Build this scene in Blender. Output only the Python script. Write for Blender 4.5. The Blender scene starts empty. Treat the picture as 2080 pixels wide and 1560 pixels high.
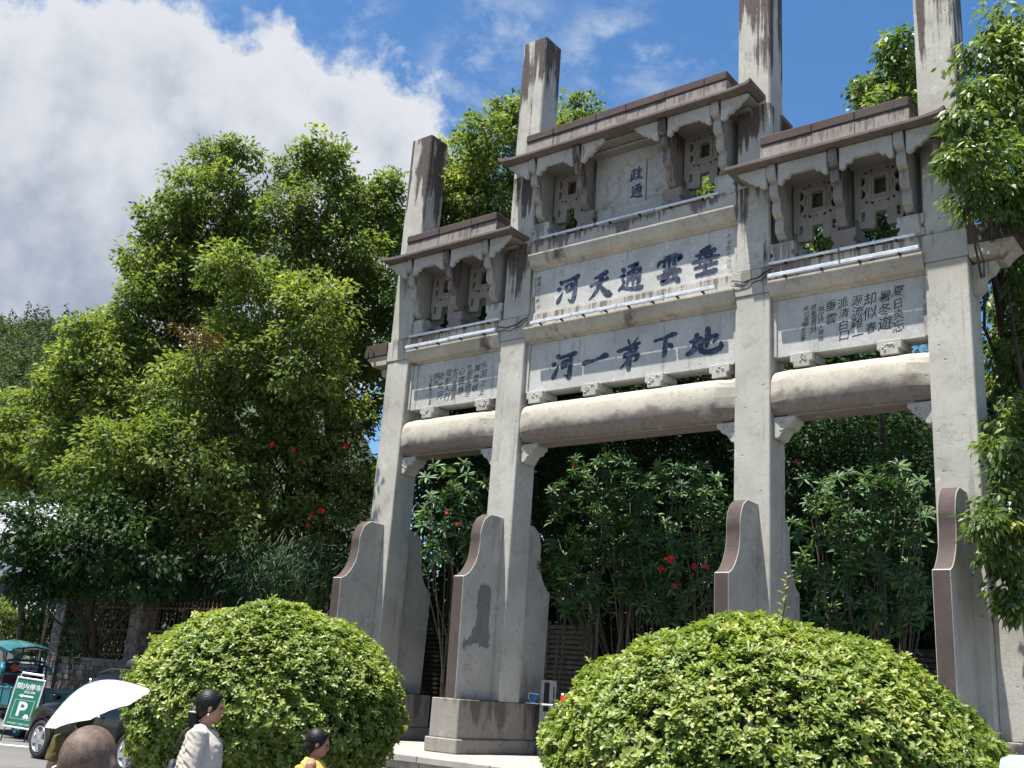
import bpy, bmesh, math, random
import numpy as np
from mathutils import Vector, Matrix, Euler
random.seed(7)
rng = np.random.default_rng(11)
scene = bpy.context.scene
COL = scene.collection

# ------------------------------------------------------------------ camera
# world frame: X along the archway, Y away from the viewer through it, Z up; metres
CAM = np.array([11.26442, -17.75058, 1.75])
PITCH, YAW, ROLL, FPX = 0.29132, 0.67402, 0.07406, 2100.35
_cy, _sy, _cp, _sp = math.cos(YAW), math.sin(YAW), math.cos(PITCH), math.sin(PITCH)
FWD = np.array([-_sy*_cp, _cy*_cp, _sp])
_r0 = np.array([_cy, _sy, 0.0]); _u0 = np.cross(_r0, FWD)
RGT = math.cos(ROLL)*_r0 + math.sin(ROLL)*_u0
UPV = -math.sin(ROLL)*_r0 + math.cos(ROLL)*_u0
cam_data = bpy.data.cameras.new('camera')
cam_data.sensor_width = 36.0
cam_data.lens = FPX/2080*36.0
cam_data.clip_start = 0.05
cam_data.clip_end = 3000.0
cam = bpy.data.objects.new('camera', cam_data)
COL.objects.link(cam)
cam.matrix_world = Matrix(((RGT[0], UPV[0], -FWD[0], CAM[0]), (RGT[1], UPV[1], -FWD[1], CAM[1]),
                           (RGT[2], UPV[2], -FWD[2], CAM[2]), (0, 0, 0, 1)))
scene.camera = cam

def ray(x, y):
    return FWD + RGT*(x-1040)/FPX + UPV*(780-y)/FPX
def at(x, y, d):
    return CAM + d*ray(x, y)
def onY(x, y, Y):
    r = ray(x, y); return CAM + r*(Y-CAM[1])/r[1]
def foot(x, d, z=0.0):
    p = at(x, 1371.5+(x-500)*0.0742, d); return np.array([p[0], p[1], z])

# ------------------------------------------------------------------ light
SUN = Vector((-0.42, -1.0, 3.55)).normalized()
sun_el = math.asin(SUN.z)
sun_data = bpy.data.lights.new('sun', 'SUN')
sun_data.energy = 5.0
sun_data.angle = math.radians(0.5)
sun_data.color = (1.0, 0.95, 0.86)
sun = bpy.data.objects.new('sun', sun_data)
COL.objects.link(sun)
sun.rotation_euler = SUN.to_track_quat('Z', 'Y').to_euler()
sun.location = (0, 0, 40)

scene.view_settings.view_transform = 'Standard'
scene.view_settings.look = 'None'
scene.view_settings.exposure = 1.2
scene.view_settings.gamma = 1.0
scene.view_settings.use_curve_mapping = False
scene.cycles.use_denoising = True
scene.cycles.max_bounces = 6
scene.cycles.transparent_max_bounces = 6
scene.cycles.use_adaptive_sampling = True

# ------------------------------------------------------------------ world: sky and clouds
world = bpy.data.worlds.new('World')
scene.world = world
world.use_nodes = True
world.cycles.sampling_method = 'MANUAL'; world.cycles.sample_map_resolution = 512
wt = world.node_tree
wt.nodes.clear()
def WN(t, **kw):
    n = wt.nodes.new(t)
    for k, v in kw.items(): setattr(n, k, v)
    return n
def wl(a, b): wt.links.new(a, b)
def wmath(op, a, b=None, c=None, clamp=False):
    n = WN('ShaderNodeMath', operation=op, use_clamp=clamp)
    for i, v in enumerate((a, b, c)):
        if v is None: continue
        if isinstance(v, (int, float)): n.inputs[i].default_value = v
        else: wl(v, n.inputs[i])
    return n.outputs[0]
def wrange(v, a, b, c=0.0, d=1.0, smooth=True):
    n = WN('ShaderNodeMapRange'); n.interpolation_type = 'SMOOTHSTEP' if smooth else 'LINEAR'
    wl(v, n.inputs[0])
    for i, x in enumerate((a, b, c, d)): n.inputs[i+1].default_value = x
    return n.outputs[0]
def wmix(f, a, b):
    n = WN('ShaderNodeMix', data_type='RGBA')
    if isinstance(f, float): n.inputs[0].default_value = f
    else: wl(f, n.inputs[0])
    for i, v in ((6, a), (7, b)):
        if isinstance(v, tuple): n.inputs[i].default_value = (*v, 1)
        else: wl(v, n.inputs[i])
    return n.outputs[2]
w_out = WN('ShaderNodeOutputWorld')
w_bg = WN('ShaderNodeBackground')
w_bg.inputs[1].default_value = 0.06
wl(w_bg.outputs[0], w_out.inputs[0])
w_sky = WN('ShaderNodeTexSky', sky_type='NISHITA')
w_sky.sun_disc = False
w_sky.sun_elevation = sun_el
w_sky.sun_rotation = math.atan2(SUN.x, SUN.y)
w_sky.air_density = 1.0
w_sky.dust_density = 0.35
w_sky.ozone_density = 2.2
w_tc = WN('ShaderNodeTexCoord')
DIR = w_tc.outputs['Generated']
def wnoise(scale, detail=8, rough=0.55, offset=(0, 0, 0), stretch=(1, 1, 1), dist=0.0):
    m = WN('ShaderNodeMapping'); wl(DIR, m.inputs[0])
    m.inputs['Location'].default_value = offset; m.inputs['Scale'].default_value = stretch
    n = WN('ShaderNodeTexNoise'); wl(m.outputs[0], n.inputs['Vector'])
    n.inputs['Scale'].default_value = scale; n.inputs['Detail'].default_value = detail
    n.inputs['Roughness'].default_value = rough; n.inputs['Distortion'].default_value = dist
    return n.outputs[0]
def lobes(lst):
    cur = None
    for x, y, r in lst:
        v = ray(x, y); v = v/np.linalg.norm(v)
        d = WN('ShaderNodeVectorMath', operation='DISTANCE'); wl(DIR, d.inputs[0]); d.inputs[1].default_value = tuple(v)
        s = wmath('SUBTRACT', d.outputs['Value'], r/FPX)
        cur = s if cur is None else wmath('SMOOTH_MIN', cur, s, 0.02)
    return cur
n_big = wnoise(7, 6, 0.6, (3.1, 0.4, 1.7))
n_fine = wnoise(26, 4, 0.62, (0.3, 5.1, 2.2))
bump = wmath('ADD', wmath('MULTIPLY', wmath('SUBTRACT', n_big, 0.5), 0.16), wmath('MULTIPLY', wmath('SUBTRACT', n_fine, 0.5), 0.075))
cum = lobes([(-150, 310, 290), (130, 212, 165), (60, 520, 330), (320, 205, 165), (430, 310, 205), (605, 160, 105),
             (690, 225, 110), (790, 300, 105), (850, 335, 75), (520, 480, 300), (790, 520, 220), (250, 700, 400), (-300, 600, 500)])
cum_f = wmath('ADD', cum, bump)
cum_mask = wrange(cum_f, 0.012, -0.016)
# further cumulus banks round the rest of the sky
bank = wnoise(2.3, 6, 0.56, (7.3, 2.9, 0.2), (1, 1, 1.7))
far_gate = lobes([(1500, 350, 1150)])
bank_mask = wmath('MULTIPLY', wrange(bank, 0.54, 0.62), wrange(far_gate, 0.0, 0.25))
# thin wisps
wisp = lobes([(955, 130, 75), (1070, 60, 55), (930, 165, 40), (1230, 110, 85), (1395, 122, 34), (1465, 105, 28), (1335, 182, 12), (710, 25, 75),
              (470, 45, 50), (1000, 40, 60), (1310, 95, 70)])
n_wisp = wnoise(17, 5, 0.66, (1.3, 0.1, 4.4), (1, 1, 1.5), 0.1)
wisp_mask = wmath('MULTIPLY', wrange(wisp, 0.025, -0.03), wrange(n_wisp, 0.38, 0.72))
wisp_mask = wmath('MULTIPLY', wisp_mask, 0.8)
# shading of the cumulus: bright crowns, grey bellies
n_sh = wnoise(5.5, 5, 0.58, (2.0, 1.0, 0.6))
n_sh2 = wnoise(15, 4, 0.55, (1.0, 4.0, 0.1))
deep = wrange(cum_f, -0.01, -0.13)
shade = wmath('MULTIPLY', deep, wrange(wmath('ADD', wmath('MULTIPLY', n_sh, 0.65), wmath('MULTIPLY', n_sh2, 0.35)), 0.40, 0.58))
shade_b = wrange(n_sh, 0.42, 0.6)
c_lit = wmix(wmath('MULTIPLY', wrange(cum_f, 0.0, -0.20), 0.75), (5.7, 5.9, 6.25), (3.2, 3.6, 4.4))
c_cloud = wmix(wmath('MULTIPLY', shade, 0.8), c_lit, (2.3, 2.75, 3.65))
c_bank = wmix(shade_b, (5.6, 5.8, 6.2), (3.1, 3.6, 4.5))
hs = WN('ShaderNodeHueSaturation'); wl(w_sky.outputs[0], hs.inputs['Color'])
hs.inputs['Saturation'].default_value = 1.22; hs.inputs['Value'].default_value = 1.3
c = wmix(bank_mask, hs.outputs[0], c_bank)
c = wmix(wisp_mask, c, (4.3, 5.0, 6.1))
c = wmix(cum_mask, c, c_cloud)
wl(c, w_bg.inputs[0])

# ------------------------------------------------------------------ helpers
class MB:
    """collects shapes, builds ONE mesh"""
    def __init__(s): s.v = []; s.f = []; s.m = []; s.sm = []
    def add(s, vs, fs, mi=0, smooth=False):
        o = len(s.v); s.v += [tuple(map(float, p)) for p in vs]
        for f in fs: s.f.append(tuple(i+o for i in f)); s.m.append(mi); s.sm.append(smooth)
        return s
    def box(s, x0, x1, y0, y1, z0, z1, mi=0, M=None):
        vs = [(x, y, z) for z in (z0, z1) for y in (y0, y1) for x in (x0, x1)]
        if M is not None: vs = [tuple(M @ Vector(p)) for p in vs]
        return s.add(vs, [(0, 2, 3, 1), (4, 5, 7, 6), (0, 1, 5, 4), (2, 6, 7, 3), (0, 4, 6, 2), (1, 3, 7, 5)], mi)
    def prism(s, poly, axis, a0, a1, mi=0, cap=None, smooth=False):
        """poly of 2D points in the two other axes (in order), extruded along axis"""
        def P(p, a):
            if axis == 'X': return (a, p[0], p[1])
            if axis == 'Y': return (p[0], a, p[1])
            return (p[0], p[1], a)
        n = len(poly)
        area = sum(poly[i][0]*poly[(i+1) % n][1]-poly[(i+1) % n][0]*poly[i][1] for i in range(n))
        if (area < 0) != (axis == 'Y'): poly = poly[::-1]
        vs = [P(p, a0) for p in poly]+[P(p, a1) for p in poly]
        cm = mi if cap is None else cap
        s.add(vs, [tuple(range(n))[::-1], tuple(range(n, 2*n))], cm)
        o = len(s.v)-2*n
        for i in range(n):
            j = (i+1) % n
            s.f.append((o+i, o+j, o+n+j, o+n+i)); s.m.append(mi); s.sm.append(smooth)
        return s
    def tube(s, pts, rad, n=8, mi=0, smooth=True, cap=True, flat=1.0):
        pts = [Vector(p) for p in pts]
        rad = rad if hasattr(rad, '__len__') else [rad]*len(pts)
        o = len(s.v); up = Vector((0, 0, 1)); prev = None
        for i, p in enumerate(pts):
            t = (pts[min(i+1, len(pts)-1)]-pts[max(i-1, 0)]).normalized()
            if prev is None:
                a = t.cross(up)
                if a.length < 0.2: a = t.cross(Vector((1, 0, 0)))
            else: a = prev - t*prev.dot(t)
            a.normalize(); prev = a; b = t.cross(a)
            for k in range(n):
                g = 2*math.pi*k/n
                s.v.append(tuple(p+(a*math.cos(g)+b*math.sin(g)*flat)*rad[i]))
        for i in range(len(pts)-1):
            for k in range(n):
                k2 = (k+1) % n
                s.f.append((o+i*n+k, o+i*n+k2, o+(i+1)*n+k2, o+(i+1)*n+k)); s.m.append(mi); s.sm.append(smooth)
        if cap:
            s.f.append(tuple(o+k for k in range(n))[::-1]); s.m.append(mi); s.sm.append(False)
            e = o+(len(pts)-1)*n
            s.f.append(tuple(e+k for k in range(n))); s.m.append(mi); s.sm.append(False)
        return s
    def lathe(s, prof, n=16, mi=0, c=(0, 0, 0), M=None, smooth=True):
        o = len(s.v)
        for r, z in prof:
            for k in range(n):
                g = 2*math.pi*k/n; p = Vector((r*math.cos(g), r*math.sin(g), z))
                if M is not None: p = M @ p
                s.v.append(tuple(p+Vector(c)))
        for i in range(len(prof)-1):
            for k in range(n):
                k2 = (k+1) % n
                s.f.append((o+i*n+k, o+i*n+k2, o+(i+1)*n+k2, o+(i+1)*n+k)); s.m.append(mi); s.sm.append(smooth)
        return s
    def ell(s, c, r, nu=14, nv=9, mi=0, M=None, fn=None):
        o = len(s.v)
        for j in range(nv+1):
            th = math.pi*j/nv
            for k in range(nu):
                g = 2*math.pi*k/nu
                d = Vector((math.sin(th)*math.cos(g), math.sin(th)*math.sin(g), math.cos(th)))
                q = fn(d) if fn else 1.0
                p = Vector((d.x*r[0]*q, d.y*r[1]*q, d.z*r[2]*q))
                if M is not None: p = M @ p
                s.v.append(tuple(p+Vector(c)))
        for j in range(nv):
            for k in range(nu):
                k2 = (k+1) % nu
                s.f.append((o+j*nu+k, o+(j+1)*nu+k, o+(j+1)*nu+k2, o+j*nu+k2)); s.m.append(mi); s.sm.append(True)
        return s
    def mesh(s, name, mats, bevel=0.0, seg=1):
        me = bpy.data.meshes.new(name)
        me.from_pydata(s.v, [], s.f)
        for m in (mats if isinstance(mats, (list, tuple)) else [mats]): me.materials.append(m)
        me.polygons.foreach_set('material_index', s.m)
        me.polygons.foreach_set('use_smooth', s.sm)
        if bevel:
            bm = bmesh.new(); bm.from_mesh(me)
            bmesh.ops.remove_doubles(bm, verts=bm.verts, dist=1e-5)
            bmesh.ops.recalc_face_normals(bm, faces=bm.faces)
            es = [e for e in bm.edges if len(e.link_faces) == 2 and e.calc_face_angle(0) > 0.55]
            bmesh.ops.bevel(bm, geom=es, offset=bevel, segments=seg, profile=0.5, affect='EDGES', clamp_overlap=True)
            bm.to_mesh(me); bm.free()
        me.validate(); me.update()
        return me
    def build(s, name, mats, parent=None, bevel=0.0, seg=1):
        return put(name, s.mesh(name, mats, bevel, seg), parent)

def put(name, me, parent=None, loc=None, rot=None):
    o = bpy.data.objects.new(name, me); COL.objects.link(o)
    if parent is not None: o.parent = parent
    if loc is not None: o.location = loc
    if rot is not None: o.rotation_euler = rot
    return o
def tag(o, label, cat=None, group=None, kind=None):
    if label: o['label'] = label
    if cat: o['category'] = cat
    if group: o['group'] = group
    if kind: o['kind'] = kind
    return o
def thing(name, label, cat, loc=(0, 0, 0), rz=0.0, group=None):
    o = bpy.data.objects.new(name, None); COL.objects.link(o)
    o.location = loc; o.rotation_euler = (0, 0, rz); o.empty_display_size = 0.2
    return tag(o, label, cat, group)
def struct(o): o['kind'] = 'structure'; return o
def catmull(P, n=8, closed=False):
    P = [np.array(p, float) for p in P]; out = []
    m = len(P); R = range(m if closed else m-1)
    for i in R:
        a = P[(i-1) % m] if closed or i > 0 else 2*P[0]-P[1]
        b = P[i]; c = P[(i+1) % m]
        d = P[(i+2) % m] if closed or i+2 < m else 2*P[-1]-P[-2]
        for k in range(n):
            t = k/n
            out.append(0.5*((2*b)+(-a+c)*t+(2*a-5*b+4*c-d)*t*t+(-a+3*b-3*c+d)*t**3))
    if not closed: out.append(P[-1])
    return out

# ------------------------------------------------------------------ materials
class NT:
    def __init__(s, name):
        s.mat = bpy.data.materials.new(name); s.mat.use_nodes = True
        s.t = s.mat.node_tree; s.t.nodes.clear()
        s.out = s.n('ShaderNodeOutputMaterial'); s.b = s.n('ShaderNodeBsdfPrincipled')
        s.l(s.b.outputs[0], s.out.inputs[0])
        s.pos = s.n('ShaderNodeNewGeometry').outputs['Position']
    def n(s, t, **kw):
        x = s.t.nodes.new(t)
        for k, v in kw.items(): setattr(x, k, v)
        return x
    def l(s, a, b): s.t.links.new(a, b)
    def noise(s, scale, detail=4, rough=0.55, stretch=None, vec=None, off=(0, 0, 0), dist=0.0):
        v = vec or s.pos
        m = s.n('ShaderNodeMapping'); s.l(v, m.inputs[0])
        m.inputs['Scale'].default_value = stretch or (1, 1, 1); m.inputs['Location'].default_value = off
        x = s.n('ShaderNodeTexNoise'); s.l(m.outputs[0], x.inputs['Vector'])
        x.inputs['Scale'].default_value = scale; x.inputs['Detail'].default_value = detail
        x.inputs['Roughness'].default_value = rough; x.inputs['Distortion'].default_value = dist
        return x.outputs[0]
    def vor(s, scale, feat='F1'):
        x = s.n('ShaderNodeTexVoronoi', feature=feat); s.l(s.pos, x.inputs['Vector']); x.inputs['Scale'].default_value = scale
        return x.outputs['Distance']
    def rng(s, v, a, b, c=0.0, d=1.0):
        x = s.n('ShaderNodeMapRange'); x.interpolation_type = 'SMOOTHSTEP'; s.l(v, x.inputs[0])
        for i, q in enumerate((a, b, c, d)): x.inputs[i+1].default_value = q
        return x.outputs[0]
    def math(s, op, a, b=None, clamp=False):
        x = s.n('ShaderNodeMath', operation=op, use_clamp=clamp)
        for i, v in enumerate((a, b)):
            if v is None: continue
            if isinstance(v, (int, float)): x.inputs[i].default_value = v
            else: s.l(v, x.inputs[i])
        return x.outputs[0]
    def mix(s, f, a, b):
        x = s.n('ShaderNodeMix', data_type='RGBA')
        if isinstance(f, (int, float)): x.inputs[0].default_value = f
        else: s.l(f, x.inputs[0])
        for i, v in ((6, a), (7, b)):
            if isinstance(v, tuple): x.inputs[i].default_value = (*v, 1)
            else: s.l(v, x.inputs[i])
        return x.outputs[2]
    def z(s):
        x = s.n('ShaderNodeSeparateXYZ'); s.l(s.pos, x.inputs[0]); return x.outputs[2]
    def xyz(s):
        x = s.n('ShaderNodeSeparateXYZ'); s.l(s.pos, x.inputs[0]); return x.outputs
    def bump(s, h, strength=0.3, dist=0.02):
        x = s.n('ShaderNodeBump'); x.inputs['Strength'].default_value = strength; x.inputs['Distance'].default_value = dist
        s.l(h, x.inputs['Height']); s.l(x.outputs[0], s.b.inputs['Normal'])
    def col(s, c):
        if isinstance(c, tuple): s.b.inputs['Base Color'].default_value = (*c, 1)
        else: s.l(c, s.b.inputs['Base Color'])
    def set(s, rough=None, metal=None, spec=None, coat=None):
        if rough is not None: s.b.inputs['Roughness'].default_value = rough
        if metal is not None: s.b.inputs['Metallic'].default_value = metal
        if spec is not None: s.b.inputs['Specular IOR Level'].default_value = spec
        if coat is not None: s.b.inputs['Coat Weight'].default_value = coat
        return s

def stone(name, base=(0.43, 0.418, 0.378), dark=(0.030, 0.022, 0.021), bands=(), amount=0.35, blotch=0.5, pits=True, rough=0.85, streak=(7, 7, 0.30), low=None):
    """weathered cast stone; bands = (z_from, z_to, strength): black algae runs growing towards z_to, ending there"""
    m = NT(name)
    n1 = m.noise(0.9, 6, 0.6); n2 = m.noise(9, 5, 0.6); n3 = m.noise(55, 3, 0.5)
    warm = m.mix(m.rng(n1, 0.35, 0.7), tuple(b*1.05 for b in base), (base[0]*0.80, base[1]*0.80, base[2]*0.78))
    c = m.mix(m.math('MULTIPLY', m.rng(n2, 0.45, 0.8), blotch), warm, tuple(b*0.6 for b in base))
    c = m.mix(m.math('MULTIPLY', m.rng(n3, 0.45, 0.68), 0.5), c, tuple(b*0.62 for b in base))
    mid = m.rng(m.noise(2.6, 7, 0.7, off=(9, 3, 5)), 0.52, 0.72)
    c = m.mix(m.math('MULTIPLY', mid, 0.5), c, (base[0]*0.50, base[1]*0.48, base[2]*0.46))
    light = m.rng(m.noise(3.1, 6, 0.65, off=(4, 2, 9)), 0.62, 0.70)
    c = m.mix(m.math('MULTIPLY', light, 0.6), c, tuple(min(0.8, b*1.3) for b in base))
    st = m.noise(1.0, 7, 0.62, streak, dist=0.3)
    lowf = m.noise(1.1, 5, 0.6, (1, 1, 0.6), off=(2, 6, 4))
    st = m.math('ADD', m.math('MULTIPLY', st, 0.62), m.math('MULTIPLY', lowf, 0.38))
    st = m.math('ADD', m.math('MULTIPLY', m.math('SUBTRACT', st, 0.5), 2.3), 0.5)
    gen = m.math('MULTIPLY', m.rng(st, 0.60, 0.88), amount)
    tot = gen
    z = m.z()
    for z0, z1, k in bands:
        g = m.math('MULTIPLY', m.rng(z, z0, z1), m.rng(z, z1+0.02, z1+0.01))
        thr = m.math('SUBTRACT', m.math('ADD', st, m.math('MULTIPLY', g, 0.30*k)), 0.66)
        b = m.math('MULTIPLY', m.rng(thr, -0.03, 0.12), m.math('MULTIPLY', m.rng(g, 0.0, 0.12), min(1.0, k)))
        tot = m.math('MAXIMUM', tot, b)
    if low:  # darkens downwards: underside shade painted into the colour along with speckled stain
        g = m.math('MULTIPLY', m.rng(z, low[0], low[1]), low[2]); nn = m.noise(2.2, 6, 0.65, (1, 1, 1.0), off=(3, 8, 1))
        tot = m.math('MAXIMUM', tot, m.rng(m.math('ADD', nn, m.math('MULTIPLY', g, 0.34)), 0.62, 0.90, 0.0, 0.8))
    brown = m.mix(m.rng(n2, 0.3, 0.7), dark, (dark[0]*2.6, dark[1]*2.3, dark[2]*2.2))
    c = m.mix(m.math('MULTIPLY', tot, 0.92), c, brown)
    h = m.math('ADD', m.math('MULTIPLY', n2, 0.4), m.math('MULTIPLY', n3, 0.5))
    if pits:
        v = m.vor(4.3); pit = m.math('MULTIPLY', m.rng(v, 0.13, 0.07), m.rng(m.noise(2.3, 2, 0.5, off=(1, 7, 3)), 0.50, 0.60))
        v2 = m.vor(14); pit2 = m.math('MULTIPLY', m.rng(v2, 0.16, 0.07), m.rng(m.noise(1.7, 2, 0.5, off=(6, 2, 3)), 0.48, 0.6))
        pit = m.math('MAXIMUM', pit, pit2)
        c = m.mix(m.math('MULTIPLY', pit, 0.7), c, tuple(b*0.45 for b in base))
        h = m.math('SUBTRACT', h, m.math('MULTIPLY', pit, 1.2))
    cv = m.n('ShaderNodeTexVoronoi', feature='DISTANCE_TO_EDGE'); cw = m.n('ShaderNodeVectorMath', operation='ADD'); nz = m.n('ShaderNodeTexNoise'); m.l(m.pos, nz.inputs['Vector']); nz.inputs['Scale'].default_value = 2.0; nz.inputs['Detail'].default_value = 5
    m.l(m.pos, cw.inputs[0]); m.l(nz.outputs['Color'], cw.inputs[1]); m.l(cw.outputs[0], cv.inputs['Vector']); cv.inputs['Scale'].default_value = 0.55
    crack = m.math('MULTIPLY', m.rng(cv.outputs['Distance'], 0.006, 0.002), m.rng(lowf, 0.5, 0.56))
    c = m.mix(m.math('MULTIPLY', crack, 0.35), c, tuple(b*0.3 for b in base))
    m.col(c); m.set(rough=rough, spec=0.25); m.bump(h, 0.5, 0.012)
    return m.mat
def plain(name, col, rough=0.5, metal=0.0, spec=0.5, var=0.12, scale=8.0, coat=0.0, bump=0.0):
    m = NT(name)
    n = m.noise(scale, 5, 0.6)
    c = m.mix(m.rng(n, 0.3, 0.72), tuple(x*(1+var) for x in col), tuple(x*(1-var*1.6) for x in col))
    m.col(c); m.set(rough=rough, metal=metal, spec=spec, coat=coat)
    if bump: m.bump(m.noise(scale*4, 4, 0.6), bump, 0.01)
    return m.mat
def leafmat(name, ramp, rough=0.42, trans=0.32, spec=0.45, tcol=1.6):
    """ramp: list of (pos, colour) over the per-leaf attribute 'rnd'"""
    m = NT(name)
    a = m.n('ShaderNodeAttribute', attribute_name='rnd')
    r = m.n('ShaderNodeValToRGB'); m.l(a.outputs['Fac'], r.inputs[0])
    el = r.color_ramp.elements
    while len(el) < len(ramp): el.new(0.5)
    for e, (p, c) in zip(el, ramp): e.position = p; e.color = (*c, 1)
    m.col(r.outputs[0]); m.set(rough=rough, spec=spec)
    t = m.n('ShaderNodeBsdfTranslucent')
    g = m.n('ShaderNodeMix', data_type='RGBA', blend_type='MULTIPLY'); g.inputs[0].default_value = 1
    m.l(r.outputs[0], g.inputs[6]); g.inputs[7].default_value = (tcol*0.95, tcol, tcol*0.45, 1)
    m.l(g.outputs[2], t.inputs[0])
    x = m.n('ShaderNodeMixShader'); x.inputs[0].default_value = trans
    m.l(m.b.outputs[0], x.inputs[1]); m.l(t.outputs[0], x.inputs[2]); m.l(x.outputs[0], m.out.inputs[0])
    return m.mat
# ================================================================== ground
def asphalt():
    m = NT('asphalt')
    n = m.noise(1.2, 6, 0.6); f = m.noise(140, 3, 0.6); p = m.noise(0.35, 4, 0.6, off=(3, 1, 0))
    c = m.mix(m.rng(n, 0.3, 0.7), (0.105, 0.105, 0.108), (0.145, 0.143, 0.140))
    c = m.mix(m.rng(p, 0.48, 0.6, 0, 0.5), c, (0.085, 0.083, 0.082))
    c = m.mix(m.rng(f, 0.4, 0.7, 0, 0.5), c, (0.2, 0.195, 0.19))
    m.col(c); m.set(rough=0.88, spec=0.3); m.bump(f, 0.6, 0.006)
    return m.mat
def paving():
    m = NT('platform_stone')
    n = m.noise(2.0, 6, 0.6); f = m.noise(60, 3, 0.6)
    c = m.mix(m.rng(n, 0.3, 0.7), (0.36, 0.345, 0.315), (0.26, 0.25, 0.235))
    c = m.mix(m.rng(f, 0.4, 0.7, 0, 0.5), c, (0.24, 0.23, 0.22))
    m.col(c); m.set(rough=0.85); m.bump(f, 0.6, 0.01)
    return m.mat
M_asph = asphalt(); M_pave = paving()
M_soil = plain('soil', (0.09, 0.065, 0.04), rough=0.95, var=0.3, scale=5, bump=0.6)
g = MB()
g.add([(-900, -300, 0), (500, -300, 0), (500, 900, 0), (-900, 900, 0)], [(0, 1, 2, 3)])
struct(g.build('ground', M_asph))
g = MB()
def sheet(mb, pts, z): mb.add([(p[0], p[1], z) for p in pts], [tuple(range(len(pts)))])
sheet(g, [(-30, 2.6), (16, 2.6), (16, 26), (-30, 26)], 0.02)
struct(g.build('planting_bed', M_soil))
g = MB()
a = foot(-60, 22.4); b = foot(100, 22.0); d = np.array([0.25, 0.9, 0])
d = np.array([0.05, 0.14, 0])
sheet(g, [a-d, b-d, b+d, a+d], 0.004)
struct(g.build('road_line', plain('road_paint', (0.7, 0.7, 0.68), rough=0.7, var=0.15)))
# platform under the archway: step slabs laid side by side
PZ = 0.56
plat = MB(); plat.box(-8.6, 9.4, -2.72, 3.0, 0.0, PZ-0.12)
plat = struct(plat.build('platform', M_soil))
m_riser = stone('rough_riser', base=(0.30, 0.28, 0.25), amount=0.6, blotch=0.8)
x = -8.7; k = 0
while x < 9.4:
    w = 1.5+0.35*((k*7) % 5)/5
    mb = MB(); mb.box(x+0.006, min(x+w, 9.5)-0.006, -2.86, -1.8, PZ-0.12, PZ); mb.build('coping_slab', M_pave, plat, bevel=0.012)
    mb = MB(); mb.box(x+0.008, min(x+w, 9.5)-0.008, -2.78, -2.735, 0.29, PZ-0.125); mb.build('riser_stone', m_riser, plat, bevel=0.01)
    mb = MB(); mb.box(x-0.3+0.006, min(x+w, 9.5)-0.3-0.006, -3.22, -2.74, 0.0, 0.28); mb.build('step_stone', M_pave, plat, bevel=0.012)
    x += w; k += 1
mb = MB(); mb.box(-8.6, 9.4, -1.79, 3.0, PZ-0.1, PZ-0.004); mb.build('paving', M_pave, plat)

# ================================================================== the archway
M_st = stone('stone_plain', amount=0.8, bands=((9.75, 10.2, 0.75), (11.65, 12.05, 0.8), (10.2, 10.66, 0.6), (12.05, 12.5, 0.6)))
M_outer = stone('stone_outer_pillar', bands=((11.8, 16.4, 1.15), (9.3, 10.25, 0.5), (10.8, 12.1, 0.7)), amount=0.42, blotch=0.4, streak=(5, 5, 0.22))
M_inner = stone('stone_inner_pillar', bands=((13.0, 18.1, 1.12), (9.2, 10.2, 0.6), (10.0, 12.05, 1.0), (12.5, 13.9, 1.0)), amount=0.42, blotch=0.4, streak=(5, 5, 0.22))
M_plinth = stone('stone_plinth', base=(0.27, 0.248, 0.222), amount=1.0, streak=(3.0, 3.0, 0.5), bands=((0.9, 1.7, 0.7),))
M_drum = stone('stone_drum', base=(0.40, 0.385, 0.355), bands=((6.6, 0.0, 0.0),), amount=0.45, streak=(3, 3, 0.7))
M_drum_edge = stone('stone_drum_edge', base=(0.085, 0.064, 0.060), dark=(0.028, 0.019, 0.019), amount=0.9, streak=(4, 4, 1.2))
M_roof = stone('roof_weathered', base=(0.15, 0.122, 0.112), dark=(0.022, 0.017, 0.016), amount=1.0, blotch=0.7, streak=(16, 16, 1.5), pits=False)
M_slope = stone('roof_riser', base=(0.205, 0.185, 0.172), dark=(0.035, 0.028, 0.026), amount=1.0, blotch=0.9, streak=(13, 13, 0.9), bands=((12.2, 12.63, 0.7), (14.0, 14.45, 0.7)), pits=False)
M_ridge = stone('roof_ridge', base=(0.08, 0.060, 0.056), dark=(0.02, 0.014, 0.014), amount=0.9, blotch=0.7, streak=(12, 12, 1.5), pits=False)
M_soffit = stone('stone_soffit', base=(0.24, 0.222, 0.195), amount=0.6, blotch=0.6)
M_board = stone('stone_board', base=(0.41, 0.40, 0.37), amount=0.8, streak=(5, 5, 1.0))
M_fin = stone('stone_fin', base=(0.33, 0.312, 0.28), amount=0.9, streak=(9, 9, 0.8))
M_finb = stone('stone_fin_black', base=(0.21, 0.182, 0.165), amount=1.0, streak=(5, 5, 0.5), bands=((10.2, 12.2, 0.75), (12.1, 14.0, 0.8)))
M_panel = stone('stone_panel', base=(0.45, 0.45, 0.435), amount=0.5, blotch=0.4)
M_corn = stone('stone_cornice', base=(0.42, 0.385, 0.325), amount=0.95, blotch=0.6, streak=(2.2, 2.2, 0.9))
M_tube = stone('stone_lintel', base=(0.45, 0.418, 0.355), dark=(0.07, 0.055, 0.05), amount=0.30, blotch=0.6, streak=(1.6, 1.6, 0.3), low=(7.80, 7.25, 1.35))  # low: painted shade plus stain on the beam's lower half
M_latt = stone('stone_lattice', base=(0.255, 0.235, 0.205), amount=0.6)
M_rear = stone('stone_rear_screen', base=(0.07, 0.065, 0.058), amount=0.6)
M_tablet = stone('stone_tablet', base=(0.36, 0.355, 0.34), amount=0.5)
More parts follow.
